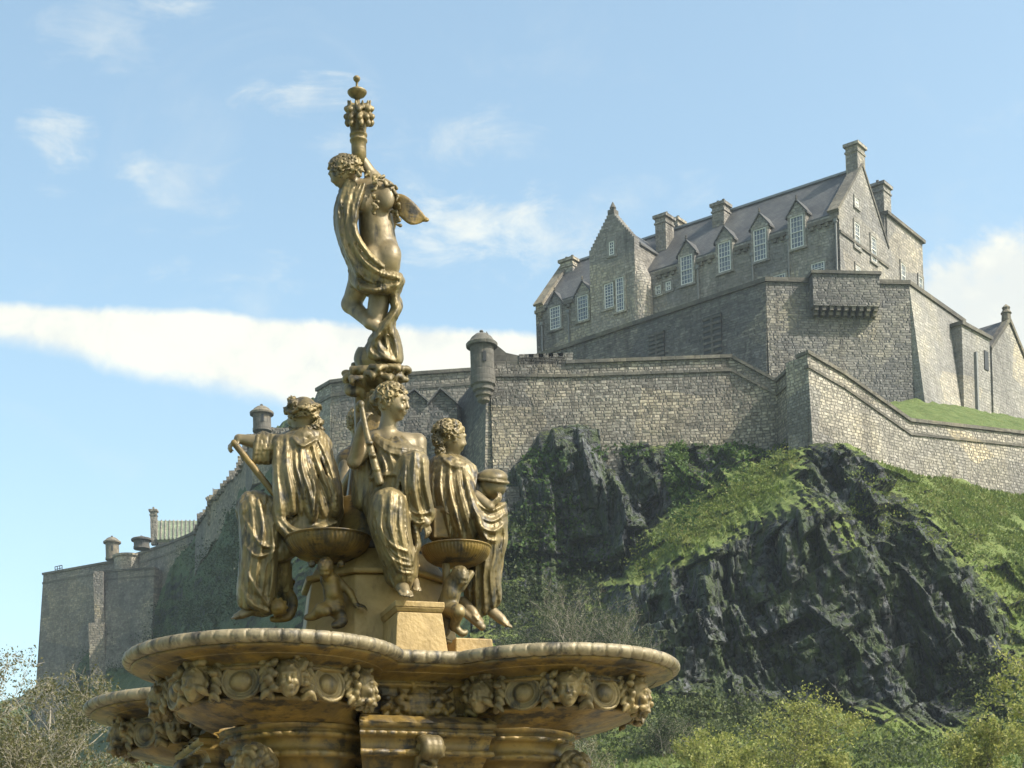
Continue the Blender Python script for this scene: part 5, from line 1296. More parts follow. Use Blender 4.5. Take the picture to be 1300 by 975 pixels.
# ---- top: nude woman seen from behind, twisted drape, small wing, holding the torch column
def statue_top():
    t = px_empty('standing_statue', (484, 450, 0), 'gilt standing woman seen from behind in a twisted drape, holding up the torch', 'statue')
    B = Sculpt((408, 185, -50), (530, 462, 55), 1.2); Hr = Sculpt((410, 192, -45), (470, 245, 35), 0.95); R = Sculpt((415, 215, -55), (530, 470, 50), 1.2)
    head(B, Hr, (435, 219, -8), (-.8, .42, .42), 20, up=(-.15, -1, -.1), bun=(-.75, .35, 0))
    for p, q in (((452, 206, -14), 7), ((456, 216, -20), 6), ((446, 202, -16), 7), ((424, 208, -14), 6)): Hr.ell(p, (q, q * .8, q), k=2, disp=curls(1.4, .8), pad=2)
    B.cap((444, 226, -2), (462, 246, 0), 9, 11, k=5)
    B.cap((450, 246, -2), (490, 243, -4), 12, 13, k=7)
    B.cap((474, 250, -2), (478, 292, -2), 24, 20, k=9, flat=((0, 0, 1), 1.25)); B.cap((478, 290, -2), (484, 322, -2), 20, 24, k=9, flat=((0, 0, 1), 1.15))
    B.ell((493, 324, -16), (16.5, 19, 15), k=4); B.ell((473, 330, -15), (16, 18, 15), k=4)
    B.cap((483, 315, -34), (483, 345, -34), 1.6, k=5, op='s'); B.poly([(470, 235, -27), (473, 265, -26), (479, 300, -24)], 1.8, k=5, op='s')
    B.ell((490, 252, -18), (11, 15, 7), k=7); B.ell((458, 254, -18), (10, 14, 7), k=7)                     # shoulder blades
    B.cap((488, 240, -2), (474, 226, 2), 11, 9.5, k=5); B.cap((474, 226, 2), (457, 198, 0), 8.5, 5.8, k=4)   # raised arm
    hand(B, (459, 203, -2), (-.25, -.95, -.1), (-.5, .1, .85), 21, curl=.9, thumb=1)
    B.cap((490, 244, -2), (500, 268, 12), 10, 8.5, k=5); B.cap((500, 268, 12), (494, 296, 24), 8, 6, k=4)     # other arm in front
    # legs
    B.cap((488, 338, -8), (480, 390, -10), 20, 12.5, k=6); B.cap((480, 390, -10), (482, 442, -6), 12, 6.5, k=5); B.ell((477, 404, -15), (9, 17, 9), k=5)
    B.cap((466, 338, -2), (446, 386, 14), 19, 12, k=6); B.cap((445, 386, 14), (470, 410, -18), 11.5, 8, k=4); B.cap((470, 410, -18), (482, 418, -26), 7.5, 5, k=4)
    foot(B, (480, 444, -4), (470, 452, 14), 6); foot(B, (482, 418, -26), (494, 426, -28), 4.6)
    # drape: left side sheet and diagonal band
    R.cap((441, 238, -4), (436, 285, -2), 8, 8, k=5); R.cap((436, 285, -2), (458, 338, -8), 9, 14, k=6)
    F = [([(442, 229, -18), (434, 262, -18), (437, 300, -18), (452, 332, -22), (478, 352, -30), (505, 354, -24)], [3.5, 5, 5, 5, 5, 4]),
         ([(449, 232, -20), (441, 262, -26), (444, 298, -28), (460, 328, -32), (483, 346, -36), (508, 350, -26)], [3, 3.6, 3.6, 3.6, 3.6, 3.2]),
         ([(456, 236, -22), (448, 264, -28), (452, 296, -32), (468, 322, -36), (486, 338, -38)], [2.6, 3.0, 3.0, 3.0, 2.6]),
         ([(436, 240, -6), (429, 268, -4), (433, 302, -4), (449, 338, -8), (470, 358, -22), (500, 362, -22)], [4, 5, 5, 6, 6, 5]),
         ([(462, 234, -24), (455, 256, -28), (450, 280, -32)], [2, 2.6, 2]),
         ([(500, 352, -24), (508, 356, -16), (502, 366, -14), (490, 370, -26)], [4, 5, 5, 4]),
         ([(452, 345, -10), (456, 362, -20), (478, 368, -28), (502, 362, -22)], [6, 6, 5, 5]),
         ([(505, 362, -14), (500, 382, -14), (504, 392, -20), (496, 404, -26)], [5, 5, 4, 4]),
         ([(500, 372, -8), (506, 388, -6), (500, 400, -20), (488, 412, -26), (478, 422, -22)], [4, 4.5, 4.5, 4, 3]),
         ([(502, 392, -14), (494, 408, -24), (482, 424, -24), (474, 432, -16)], [3.5, 4, 4, 3]),
         ([(496, 404, -20), (498, 424, -16), (504, 446, -12), (506, 458, -8)], [4, 4, 4, 4]), ([(492, 410, -22), (490, 430, -20), (494, 448, -18), (500, 460, -14)], [4, 4, 4.5, 4]),
         ([(484, 420, -22), (480, 436, -20), (490, 450, -22), (500, 458, -16)], [4, 5, 5, 4]), ([(474, 428, -14), (470, 444, -12), (480, 452, -20), (496, 458, -18)], [4, 5, 5, 4]),
         ([(470, 440, 4), (468, 452, 0), (478, 458, -14)], [6, 7, 5]), ([(500, 420, 0), (504, 440, 4), (506, 458, 4)], [5, 6, 6])]
    R.folds(F)
    R.cap((487, 430, -4), (488, 456, -2), 14, 18, k=6, disp=pleats((487, 430, -4), 9, 1.6), pad=3)
    R.cap((462, 352, -4), (484, 362, -4), 20, 20, k=6)
    finish(B, 'body', M_GILT_SKIN, t); finish(Hr, 'hair', M_GILT_LEAF, t); R.crumple(.9, .24, .06, 4); finish(R, 'drape', M_GILT, t)
    G = Sculpt((435, 205, -55), (525, 300, 25), 1.1)                                                       # garland over the shoulder
    rng = np.random.default_rng(5)
    for path, n in (([(446, 214, -24), (462, 222, -26), (484, 226, -22), (498, 240, -18), (505, 262, -14), (508, 282, -10)], 34), ([(474, 226, -28), (475, 242, -32), (476, 256, -32), (476, 268, -30)], 16)):
        q, _ = catmull(path, [1] * len(path), 12)
        for i in range(n):
            c = q[int(i * (len(q) - 1) / (n - 1))] + rng.normal(size=3) * 2.4; d = rng.normal(size=3); d /= np.linalg.norm(d)
            G.cap(c - d * 3, c + d * 3, 2.6, 1.2, k=1.2)
    finish(G, 'garland', M_GILT_LEAF, t)
    Wg = Sculpt((490, 242, -30), (550, 298, 20), 1.1)                                                      # wing
    for i in range(7):
        a = i / 6; Wg.poly([(500, 250 + 9 * a, -6), (512 - 1 * a, 252 + 20 * a, -9), (526 - 4 * a, 262 + 20 * a, -10), (541 - 7 * a, 278 + 4 * a, -6)], [4.8, 4.6, 3.4, 1.4], k=.7, flat=((0, 0, 1), 1.5))
    Wg.ell((541, 279, -6), (4, 3, 3), k=2)
    finish(Wg, 'wing', M_GILT_DARK, t)
    T = MB()                                                                                              # torch column
    A0 = px_to_world(np.array([[456.0, 204, 0]]))[0]; s = 12.0 / 2200.0
    def tl(prof, seg=20): T.lathe(A0, [(r * s, (204 - y) * s) for r, y in prof], seg)
    tl([(9, 212), (9.5, 190), (9.5, 181), (11, 180), (11.3, 178), (9.8, 177), (9.8, 174), (11.2, 173), (11.2, 170.5), (9.8, 170), (10.2, 165), (11.5, 158), (12.5, 150), (13, 142), (10, 138), (4, 132), (3.2, 127)])
    tl([(2.5, 128), (4, 124), (10, 121), (12.3, 118), (12.4, 116.5), (8, 113.5), (3, 111.5), (1.6, 110), (1.6, 104), (2.6, 103.5), (4.4, 101), (4.6, 99), (3, 97), (0.4, 96)])
    T.obj('torch', M_GILT_LEAF, t, smooth=True)
    Lf = Sculpt((430, 122, -32), (484, 168, 32), 1.1)
    rng = np.random.default_rng(3)
    for ring, (y0, rad, n, ln) in enumerate(((158, 11, 9, 22), (150, 12, 10, 14), (140, 11, 8, 12))):
        for i in range(n):
            a = 2 * math.pi * (i + .5 * ring) / n + rng.normal() * .08; ca, sa = math.cos(a), math.sin(a); x0 = 456 + (y0 - 204) * -.0
            Lf.poly([(x0 + ca * rad * .9, y0 - ln * .5, sa * rad * .9), (x0 + ca * (rad + 3), y0 - ln * .2, sa * (rad + 3)), (x0 + ca * (rad + 5.5), y0 - 2, sa * (rad + 5.5)), (x0 + ca * (rad + 4), y0 + 2, sa * (rad + 4))][::(1 if ring else 1)], [3.6, 3.6, 2.8, 1.6], k=1.0)
    for i in range(10):
        a = 2 * math.pi * i / 10; Lf.cap((456 + 12 * math.cos(a), 136, 12 * math.sin(a)), (456 + 14 * math.cos(a), 128, 14 * math.sin(a)), 2.6, 1.4, k=1)
    finish(Lf, 'leaf_collar', M_GILT_LEAF, t)
# ------------------------------------------------------------------ the fountain
FX, FY, RIMZ = -0.925, 12.0, 3.69
FYAW = 0.366
def build_fountain():
    ft = thing('fountain', 'ornate gilt fountain basin with lobed rim and mask heads below the statues', 'fountain', (FX, FY, 0))
    NPH = 1440
    def outline(a, r, b, n=NPH):
        ph = np.linspace(0, 2 * np.pi, n, endpoint=False)
        R = np.zeros(n)
        for k in range(4):
            al = math.radians(-90) + (FYAW - math.pi / 4) + k * math.pi / 2       # direction of a lobe
            d = (ph - al + np.pi) % (2 * np.pi) - np.pi
            disc = r * r - (a * np.sin(d)) ** 2
            R = np.maximum(R, np.where((disc > 0) & (np.abs(d) < 1.4), a * np.cos(d) + np.sqrt(np.maximum(disc, 0)), 0))
            al2 = al + math.pi / 4; d2 = (ph - al2 + np.pi) % (2 * np.pi) - np.pi
            R = np.maximum(R, np.where(np.abs(d2) < math.pi / 4, b / np.cos(np.clip(d2, -1.2, 1.2)) * np.where(np.abs(d2) < .34, 1, 0), 0))
        return ph, R
    def loft(name, levels, mat, disp=None, smooth=True):
        V = []; n = NPH
        for i, (a, r, b, z) in enumerate(levels):
            ph, R = outline(a, r, b)
            if disp is not None: R = R + disp(ph, i)
            V.append(np.stack([FX + R * np.cos(ph), FY + R * np.sin(ph), np.full(n, RIMZ + z)], 1))
        V = np.concatenate(V); Q = []
        j = np.arange(n); j2 = (j + 1) % n
        for i in range(len(levels) - 1): Q.append(np.stack([i * n + j2, i * n + j, (i + 1) * n + j, (i + 1) * n + j2], 1))
        return link(name, np_mesh(name, V, np.concatenate(Q)), mat, ft, smooth=smooth)
    A, R0, B0 = 1.33, 0.88, 1.37
    def lv(d, z): return (A, R0 - d, B0 - d, z)
    loft('basin', [lv(.16, -.12), lv(.10, -.015), lv(.05, -.085), lv(.062, -.096), lv(.10, -.104), lv(.16, -.116), lv(.22, -.134), lv(.27, -.150), lv(.285, -.162), lv(.262, -.167), lv(.262, -.185), lv(.29, -.192),
                   lv(.30, -.25), lv(.325, -.33), lv(.305, -.34), lv(.30, -.355), lv(.32, -.365)], M_GILT_DARK)
    # fluted underside of the lobes
    def flute(ph, i):
        k = 0
        al0 = math.radians(-90) + FYAW - math.pi / 4
        d = ((ph - al0 + np.pi / 4) % (np.pi / 2)) - np.pi / 4
        return (0.012 + .004 * i) * np.abs(np.sin(d * 26)) * (i > 0) * (i < 6)
    loft('fluted_underside', [lv(.325, -.362), (1.27, .51, 1.20, -.392), (1.18, .50, 1.23, -.415), (1.09, .50, 1.26, -.432), (1.0, .50, 1.27, -.445)], M_GILT_DARK, flute)
    # entablature that follows the lobes, with bead and leaf mouldings
    def eggs(ph, i):
        return {4: .014 * np.abs(np.sin(ph * 62)), 5: .014 * np.abs(np.sin(ph * 62)), 9: .018 * np.abs(np.sin(ph * 38)) ** .7, 10: .018 * np.abs(np.sin(ph * 38)) ** .7, 15: .02 * (np.sin(ph * 90) > 0), 16: .02 * (np.sin(ph * 90) > 0)}.get(i, 0 * ph)
    E = [(.50, -.444), (.50, -.468), (.47, -.472), (.47, -.492), (.485, -.497), (.485, -.520), (.455, -.524), (.44, -.545), (.42, -.60), (.45, -.605), (.46, -.64), (.40, -.645), (.36, -.69), (.34, -.73), (.34, -.76), (.38, -.766), (.38, -.80), (.31, -.806), (.25, -.87), (.22, -.97), (.27, -.99), (.27, -1.02), (.18, -1.05), (.05, -1.3), (.05, -1.9)]
    loft('entablature', [(.98, r, .78 + r, z) for r, z in E], M_GILT_DARK, eggs, smooth=False)
    # rope-like rim
    ph, R = outline(A, R0, B0, 4000)
    X, Y = R * np.cos(ph), R * np.sin(ph)
    ds = np.hypot(np.diff(X, append=X[0]), np.diff(Y, append=Y[0])); sl = np.concatenate([[0], np.cumsum(ds)]); tot = sl[-1]
    ns = int(tot / .0085); sv = np.arange(ns) * tot / ns
    X, Y = np.interp(sv, sl, np.append(X, X[0])), np.interp(sv, sl, np.append(Y, Y[0]))
    tx, ty = np.roll(X, -2) - np.roll(X, 2), np.roll(Y, -2) - np.roll(Y, 2); l = np.hypot(tx, ty) + 1e-9; nx, ny = ty / l, -tx / l
    ncoil = int(tot / .098); m = 14; V = []
    for k in range(m):
        w = -0.5 * math.pi + 2 * math.pi * k / m
        q = np.abs(np.sin(np.pi * (sv / tot * ncoil + .34 * math.cos(w))))
        rad = .029 + .015 * np.minimum(q * 3.2, 1) ** .8
        o = -.043 + rad * 1.0 * math.cos(w); zz = -.040 + rad * 0.92 * math.sin(w)
        V.append(np.stack([FX + X + nx * o, FY + Y + ny * o, RIMZ + zz], 1))
    V = np.concatenate(V); j = np.arange(ns); j2 = (j + 1) % ns; Q = []
    for k in range(m):
        k2 = (k + 1) % m; Q.append(np.stack([k * ns + j, k * ns + j2, k2 * ns + j2, k2 * ns + j], 1))
    link('rope_rim', np_mesh('rope_rim', V, np.concatenate(Q)), M_RIM, ft, smooth=True)
    # --- mask heads and oval medallions round the band
    def local(sc):
        return lambda v: np.stack([v[:, 0], v[:, 2], -v[:, 1]], 1) * sc
    heads = []
    for var in range(3):
        rng = np.random.default_rng(20 + var)
        S = Sculpt((-40, -42, -42), (40, 42, 26), 1.5); H = S
        head(S, H, (0, 2, -8), (.18 * (var - 1), .25, -1), 24, beard=(var == 1))
        for i in range(40):
            th = rng.uniform(0, 2 * math.pi); rr = rng.uniform(20, 31); c = (rr * math.cos(th), rr * .95 * math.sin(th) - 2, rng.uniform(-16, 4))
            if math.sin(th) > .55 and abs(math.cos(th)) < .7 and var != 1: continue
            a = rng.normal(size=3); a /= np.linalg.norm(a)
            S.poly([np.array(c) - a * 6, np.array(c) + np.array((0, 0, -4)), np.array(c) + a * 6], [2.6, 4.6, 2.2], k=1.5)
        for sd in (-1, 1):
            for i in range(5):
                y = -22 + 11 * i; S.poly([(sd * 20, y, 4), (sd * 29, y - 5, -2), (sd * 36, y + 3, 2)], [4, 5, 2], k=1.5)
        heads.append(S.mesh('mask_head', local(.0045)))
    S = Sculpt((-34, -32, -16), (34, 32, 10), 1.4)
    S.ell((0, 0, 3), (30, 27, 8), k=2); S.ell((0, 0, -5), (24, 21, 8), k=1, op='s'); S.ell((0, 0, 1), (17, 15, 11), k=1.5)
    for i in range(22):
        a = 2 * math.pi * i / 22; b = a + 2 * math.pi / 22
        S.cap((28 * math.cos(a), 25 * math.sin(a), -2), (28 * math.cos(b), 25 * math.sin(b), -2), 2.6, k=1)
    med = S.mesh('medallion', local(.0041))
    for mm in heads + [med]:
        mm.polygons.foreach_set('use_smooth', np.ones(len(mm.polygons), dtype=bool)); mm.materials.append(M_GILT_LEAF)
    n = 0
    for k in range(4):
        al = math.radians(-90) + (FYAW - math.pi / 4) + k * math.pi / 2
        if k == 2: continue                                                   # the far lobe is out of sight
        for i in range(-4, 5):
            th = al + math.radians(26 * i + (-9 if k == 0 else -4 if k == 1 else 0)); ishead = (i % 2 == 0)
            rb = R0 - (.275 if ishead else .285)
            x, y = FX + A * math.cos(al) + rb * math.cos(th), FY + A * math.sin(al) + rb * math.sin(th)
            me = heads[n % 3] if ishead else med
            o = bpy.data.objects.new('mask_head' if ishead else 'medallion', me); COL.objects.link(o); o.parent = ft
            o.location = (x - FX, y - FY, RIMZ - (.262 if ishead else .262)); o.rotation_euler = (math.radians(-12 if ishead else -5), 0, th + math.pi / 2)
            n += ishead
    # carved panel foliage on the straight sides between lobes
    rng = np.random.default_rng(9)
    S = Sculpt((-58, -30, -16), (58, 30, 10), 1.5)
    for i in range(46):
        c = np.array((rng.uniform(-50, 50), rng.uniform(-22, 22), 2)); th = rng.uniform(0, 6.28); d = np.array((math.cos(th), math.sin(th), 0)) * rng.uniform(6, 11)
        S.poly([c - d, c + (d[1] * .4, -d[0] * .4, -5), c + d], [2.2, 4.2, 1.6], k=1.5)
    S.ell((0, 0, 0), (16, 20, 9), k=3); S.box((0, 0, 6), (54, 26, 4), 2)
    pm = S.mesh('leaf_panel', local(.0046)); pm.materials.append(M_GILT_DARK); pm.polygons.foreach_set('use_smooth', np.ones(len(pm.polygons), dtype=bool))
    for k in (0, 1, 3):
        th = math.radians(-90) + FYAW + k * math.pi / 2
        o = bpy.data.objects.new('leaf_panel', pm); COL.objects.link(o); o.parent = ft
        o.location = (1.10 * math.cos(th), 1.10 * math.sin(th), RIMZ - .27); o.rotation_euler = (math.radians(-10), 0, th + math.pi / 2)
    # --- stem: stacked mouldings, square with broken corners
    def stem_out(r, n=720):
        p = np.linspace(0, 2 * np.pi, n, endpoint=False); d = ((p - FYAW + math.pi / 4) % (math.pi / 2)) - math.pi / 4
        sq = r / np.maximum(np.abs(np.cos(d)), .2); ci = np.full(n, r * 1.16)
        q = np.minimum(sq, ci)
        return p, np.where(np.abs(d) < .30, q + .05, q)
    prof = [(.99, -.30), (.99, -.33), (.95, -.335), (.95, -.365), (1.0, -.372), (1.0, -.40), (.955, -.412), (.90, -.45), (.86, -.47), (.86, -.505), (.90, -.512), (.90, -.53), (.83, -.545), (.80, -.60), (.80, -.68), (.84, -.69), (.84, -.71), (.78, -.725), (.76, -.80), (.76, -.95), (.82, -.97), (.82, -1.0), (.7, -1.02), (.62, -1.4), (.66, -2.2), (.9, -2.5), (1.5, -2.7), (1.6, -3.2), (1.6, -3.66)]
    V = []
    for r, z in prof:
        p, q = stem_out(r); V.append(np.stack([FX + q * np.cos(p), FY + q * np.sin(p), np.full(720, RIMZ + z)], 1))
    V = np.concatenate(V); j = np.arange(720); j2 = (j + 1) % 720
    link('stem', np_mesh('stem', V, np.concatenate([np.stack([i * 720 + j2, i * 720 + j, (i + 1) * 720 + j, (i + 1) * 720 + j2], 1) for i in range(len(prof) - 1)])), M_GILT_DARK, ft)
    # scroll brackets under lobes and under the straight sides
    S = Sculpt((-22, -42, -62), (22, 46, 40), 1.7)
    for x in (-9, 0, 9):
        S.poly([(x, -32, 30), (x, -34, -10), (x, -26, -40), (x, -8, -44), (x, -4, -28), (x, -16, -22)], [6, 7, 8, 8, 6, 4], k=2)
        S.poly([(x, -20, -16), (x, 4, -4), (x, 26, 6), (x, 38, -2), (x, 34, -14), (x, 26, -10)], [8, 8, 7, 6, 5, 3], k=2)
    S.box((0, -2, 22), (18, 38, 14), 3, k=3)
    for i in range(16):
        S.poly([(rng.uniform(-14, 14), -30 + 4 * i, -34 + 1.8 * i), (rng.uniform(-18, 18), -24 + 4 * i, -46 + 2.2 * i), (rng.uniform(-20, 20), -18 + 4 * i, -38 + 2 * i)], [3, 4, 1.6], k=1.5)
    bm_ = S.mesh('scroll_bracket', local(.0050)); bm_.materials.append(M_GILT_LEAF); bm_.polygons.foreach_set('use_smooth', np.ones(len(bm_.polygons), dtype=bool))
    for k in range(8):
        th = math.radians(-90) + FYAW + k * math.pi / 4
        if k in (4,) or k % 2: continue
        o = bpy.data.objects.new('scroll_bracket', bm_); COL.objects.link(o); o.parent = ft
        rr = 1.16
        o.location = (rr * math.cos(th), rr * math.sin(th), RIMZ - .66); o.rotation_euler = (0, 0, th + math.pi / 2)
        o.scale = (.85, .8, .75)
    # drooping leaf cluster below a lobe
    S = Sculpt((-36, -36, -36), (36, 36, 36), 1.6); S.ell((0, 0, 0), (20, 24, 20), k=3)
    for i in range(70):
        d = rng.normal(size=3); d /= np.linalg.norm(d); c = d * (20, 23, 20); t = rng.normal(size=3); t -= d * (t @ d); t /= np.linalg.norm(t)
        S.poly([c - t * 7, c + d * 5, c + t * 7 + d * 2], [2.5, 4.6, 2], k=1.6)
    cm = S.mesh('leaf_cluster', local(.0050)); cm.materials.append(M_GILT_LEAF); cm.polygons.foreach_set('use_smooth', np.ones(len(cm.polygons), dtype=bool))
    for k in (1, 7, 5):
        th = math.radians(-90) + FYAW + k * math.pi / 4
        o = bpy.data.objects.new('leaf_cluster', cm); COL.objects.link(o); o.parent = ft
        o.location = (1.50 * math.cos(th), 1.50 * math.sin(th), RIMZ - .72); o.rotation_euler = (0, 0, th)
    # --- pedestal
    PX, PYAW = -0.86, 0.2
    def octo(r, z0, z1, r1=None, n=8, rot=0.0):
        r1 = r if r1 is None else r1; o = []
        for rr, z in ((r, z0), (r1, z1)):
            for k in range(n):
                w = 2 * math.pi * (k + .5) / n + PYAW - math.pi / 2 + rot; o.append(Vector((PX + rr * math.cos(w), FY + rr * math.sin(w), z)))
        return o, [tuple(range(n))[::-1], tuple(range(n, 2 * n))] + [(k, (k + 1) % n, n + (k + 1) % n, n + k) for k in range(n)]
    def pieces(name, L, mat):
        b = MB()
        for l in L: b.add(*octo(*l))
        o = b.obj(name, mat, ft)
        md = o.modifiers.new('bevel', 'BEVEL'); md.width = .012; md.segments = 2; md.limit_method = 'ANGLE'
        return o
    pieces('pedestal_base', [(.80, 3.30, 3.62), (.76, 3.622, 3.70, .74), (.70, 3.702, 3.76, .66)], M_PED)
    pieces('pedestal', [(.60, 3.762, 4.36, .50), (.54, 4.362, 4.40), (.50, 4.402, 4.56, .40)], M_PED)
    pieces('column', [(.36, 4.562, 4.98, .24), (.20, 4.982, 5.35, .14), (.12, 5.35, 5.72, .12)], M_GILT_DARK)
    b = MB(); ex = Vector((math.cos(PYAW + .12), math.sin(PYAW + .12), 0)); ey = Vector((-ex.y, ex.x, 0)); ez = Vector((0, 0, 1))
    c = Vector(px_to_world(np.array([[519.0, 800, -100]]))[0])
    def frustum(mb, c, w0, d0, w1, d1, z0, z1):
        v = [Vector((c.x, c.y, z)) + ex * (i * w / 2) + ey * (j * d / 2) for w, d, z in ((w0, d0, z0), (w1, d1, z1)) for i, j in ((-1, -1), (1, -1), (1, 1), (-1, 1))]
        mb.add(v, [(3, 2, 1, 0), (4, 5, 6, 7), (0, 1, 5, 4), (1, 2, 6, 5), (2, 3, 7, 6), (3, 0, 4, 7)])
    for w0, w1, z0, z1 in ((.42, .40, 3.55, 3.72), (.39, .36, 3.722, 3.76), (.35, .30, 3.762, 4.02), (.30, .33, 4.022, 4.05), (.33, .33, 4.052, 4.09)):
        frustum(b, c, w0, w0 + .26, w1, w1 + .26, z0, z1)
    for k in range(9): b.box(Vector((c.x, c.y, 3.745)) + ex * (-.15 + .0375 * k) - ey * .335, (.022, .01, .02), (ex, ey, ez))
    o = b.obj('plinth', M_PED, ft); md = o.modifiers.new('bevel', 'BEVEL'); md.width = .008; md.segments = 2; md.limit_method = 'ANGLE'
    # plinths under the side figures' feet
    for (px, py, d, w, dp, zt) in ((322, 790, -62, .50, .34, 3.96), (592, 800, -50, .26, .34, 3.92), (560, 800, -70, .5, .5, 3.80)):
        c2 = Vector(px_to_world(np.array([[px, py, d]], float))[0]); q = MB(); frustum(q, c2, w * 1.2, dp * 1.2, w, dp, 3.4, zt)
        o = q.obj('plinth', M_PED, ft); md = o.modifiers.new('bevel', 'BEVEL'); md.width = .01; md.segments = 2
    # --- shell bowls with child tritons underneath
    def shell(px, py, d, rad):
        c = px_to_world(np.array([[px, py, d]], float))[0]; nph = 320; V = []
        prof = [(.86, -.03), (.93, .0), (.985, .008), (1.0, -.012), (.985, -.03), (.955, -.04), (.965, -.07), (.94, -.16), (.86, -.28), (.70, -.40), (.48, -.48), (.2, -.52), (.03, -.53)]
        th = np.linspace(0, 2 * np.pi, nph, endpoint=False)
        for i, (r, z) in enumerate(prof):
            fl = .022 * np.abs(np.sin(th * 30)) * (1 if 5 < i < 12 else 0)
            q = rad * (r - fl * r); V.append(np.stack([c[0] + q * np.cos(th), c[1] + q * np.sin(th), np.full(nph, c[2] + z * rad)], 1))
        V = np.concatenate(V); j = np.arange(nph); j2 = (j + 1) % nph
        Q = np.concatenate([np.stack([i * nph + j2, i * nph + j, (i + 1) * nph + j, (i + 1) * nph + j2], 1) for i in range(len(prof) - 1)])
        return link('shell_bowl', np_mesh('shell_bowl', V, Q), M_GILT_DARK, ft, smooth=True)
    shell(416, 684, -88, .292); shell(579, 696, -88, .238)
    S = Sculpt((380, 698, -165), (480, 805, -40), 1.3)
    head(S, S, (413, 722, -116), (-.15, .45, -.9), 13)
    for x in (396, 433): S.ell((x, 716, -112), (5, 5, 5), k=2)
    S.cap((420, 736, -108), (425, 768, -102), 11, 13, k=5); S.ell((423, 752, -114), (8, 10, 7), k=4)
    S.cap((430, 738, -106), (444, 752, -104), 6, 5, k=3); S.cap((444, 752, -104), (452, 768, -106), 5, 4, k=2); hand(S, (450, 767, -106), (.95, .2, -.2), (.1, .9, .2), 20, curl=.4)
    S.cap((412, 738, -106), (412, 712, -100), 5.5, 4.5, k=3)
    S.cap((424, 770, -106), (408, 774, -116), 11, 9, k=5); S.poly([(408, 774, -114), (398, 782, -108), (388, 784, -104)], [8, 5, 2.5], k=3)
    S.poly([(426, 774, -104), (434, 788, -110), (424, 794, -116)], [9, 7, 4], k=3)
    for p, q in (((426, 772, -112), 8), ((414, 776, -122), 7)): S.ell(p, (q, q, q), k=4)
    finish(S, 'child_triton', M_GILT_DARK, ft)
    S = Sculpt((540, 706, -165), (622, 822, -40), 1.3)
    head(S, S, (584, 733, -114), (.6, .45, -.6), 13)
    S.cap((576, 742, -108), (568, 768, -104), 12, 13, k=5); S.ell((573, 752, -114), (9, 11, 8), k=4)
    S.cap((568, 744, -104), (566, 716, -98), 6, 5, k=3); S.cap((586, 746, -106), (598, 728, -100), 5, 4.5, k=3)
    S.cap((568, 772, -106), (582, 776, -124), 12, 9, k=5); S.cap((582, 777, -122), (576, 796, -112), 8, 6, k=4); S.cap((566, 774, -102), (566, 800, -100), 11, 6, k=5)
    S.poly([(566, 800, -102), (560, 812, -106), (572, 815, -112)], [6, 4.5, 2.5], k=2); S.poly([(576, 794, -112), (586, 804, -114), (592, 802, -112)], [5, 4, 2.5], k=2)
    finish(S, 'child_triton', M_GILT, ft)
    # --- leafy capital under the top statue
    S = Sculpt((420, 440, -70), (532, 552, 70), 1.4); rng = np.random.default_rng(12)
    S.cap((476, 455, 0), (477, 545, 0), 17, 15, k=3); S.cap((476, 457, 0), (476, 463, 0), 27, 25, k=4)
    for ring, (y, rad, n, out, ln) in enumerate(((470, 20, 9, 17, 15), (484, 18, 9, 22, 20), (500, 17, 9, 17, 20), (520, 14, 8, 9, 18))):
        for i in range(n):
            a = 2 * math.pi * (i + .5 * ring) / n + rng.normal() * .18; ca, sa = math.cos(a), math.sin(a); o2 = out * rng.uniform(.6, 1.3); y2 = y + rng.normal() * 2.5
            for w in (-.24, -.08, .08, .24):
                c2, s2 = math.cos(a + w), math.sin(a + w); q = 1 - abs(w)
                S.poly([(476 + c2 * rad * .8, y2 + ln * .7, s2 * rad * .8), (476 + c2 * (rad + o2 * .55), y2 + ln * .1, s2 * (rad + o2 * .55)), (476 + c2 * (rad + o2 * q), y2 - ln * .3, s2 * (rad + o2 * q)), (476 + ca * (rad + o2 * 1.12), y2 - ln * .1, sa * (rad + o2 * 1.12)), (476 + ca * (rad + o2 * .95), y2 + 3, sa * (rad + o2 * .95))], [3.4, 3.6, 3.4, 2.6, 1.6], k=1.0)
    for p, q in (((440, 474, -6), 5), ((514, 482, -8), 4), ((448, 496, -20), 8), ((500, 494, -24), 8)): S.ell(p, (q * 1.4, q, q), k=2)
    finish(S, 'leaf_capital', M_GILT_LEAF, ft)
build_fountain()
statue_left(); statue_centre(); statue_right(); statue_back(); statue_top()
# ------------------------------------------------------------------ trees, bushes and turf
def leaf_mat(name, c1, c2, c3, trans=0.35):
    m, N, b = material(name); p = geo_pos(N)
    g = N.n('ShaderNodeNewGeometry'); r = N.n('ShaderNodeTexWhiteNoise', noise_dimensions='3D')
    oi = N.n('ShaderNodeAttribute', attribute_name='tint'); k = oi.outputs['Fac']
    N.link(N.ramp(k, [(0.0, c1), (0.55, c2), (1.0, c3)]), b.inputs['Base Color']); b.inputs['Roughness'].default_value = 0.6; b.inputs['Specular IOR Level'].default_value = 0.25
    out = [n for n in m.node_tree.nodes if n.type == 'OUTPUT_MATERIAL'][0]
    t = N.n('ShaderNodeBsdfTranslucent'); N.link(N.ramp(k, [(0.0, c1), (0.55, c2), (1.0, c3)]), t.inputs['Color'])
    mx = N.n('ShaderNodeMixShader'); mx.inputs[0].default_value = trans; N.link(b.outputs[0], mx.inputs[1]); N.link(t.outputs[0], mx.inputs[2]); N.link(mx.outputs[0], out.inputs[0])
    return m
M_LEAF_Y = leaf_mat('spring_leaves', (0.15, 0.17, 0.035), (0.26, 0.27, 0.065), (0.36, 0.34, 0.12), .45)
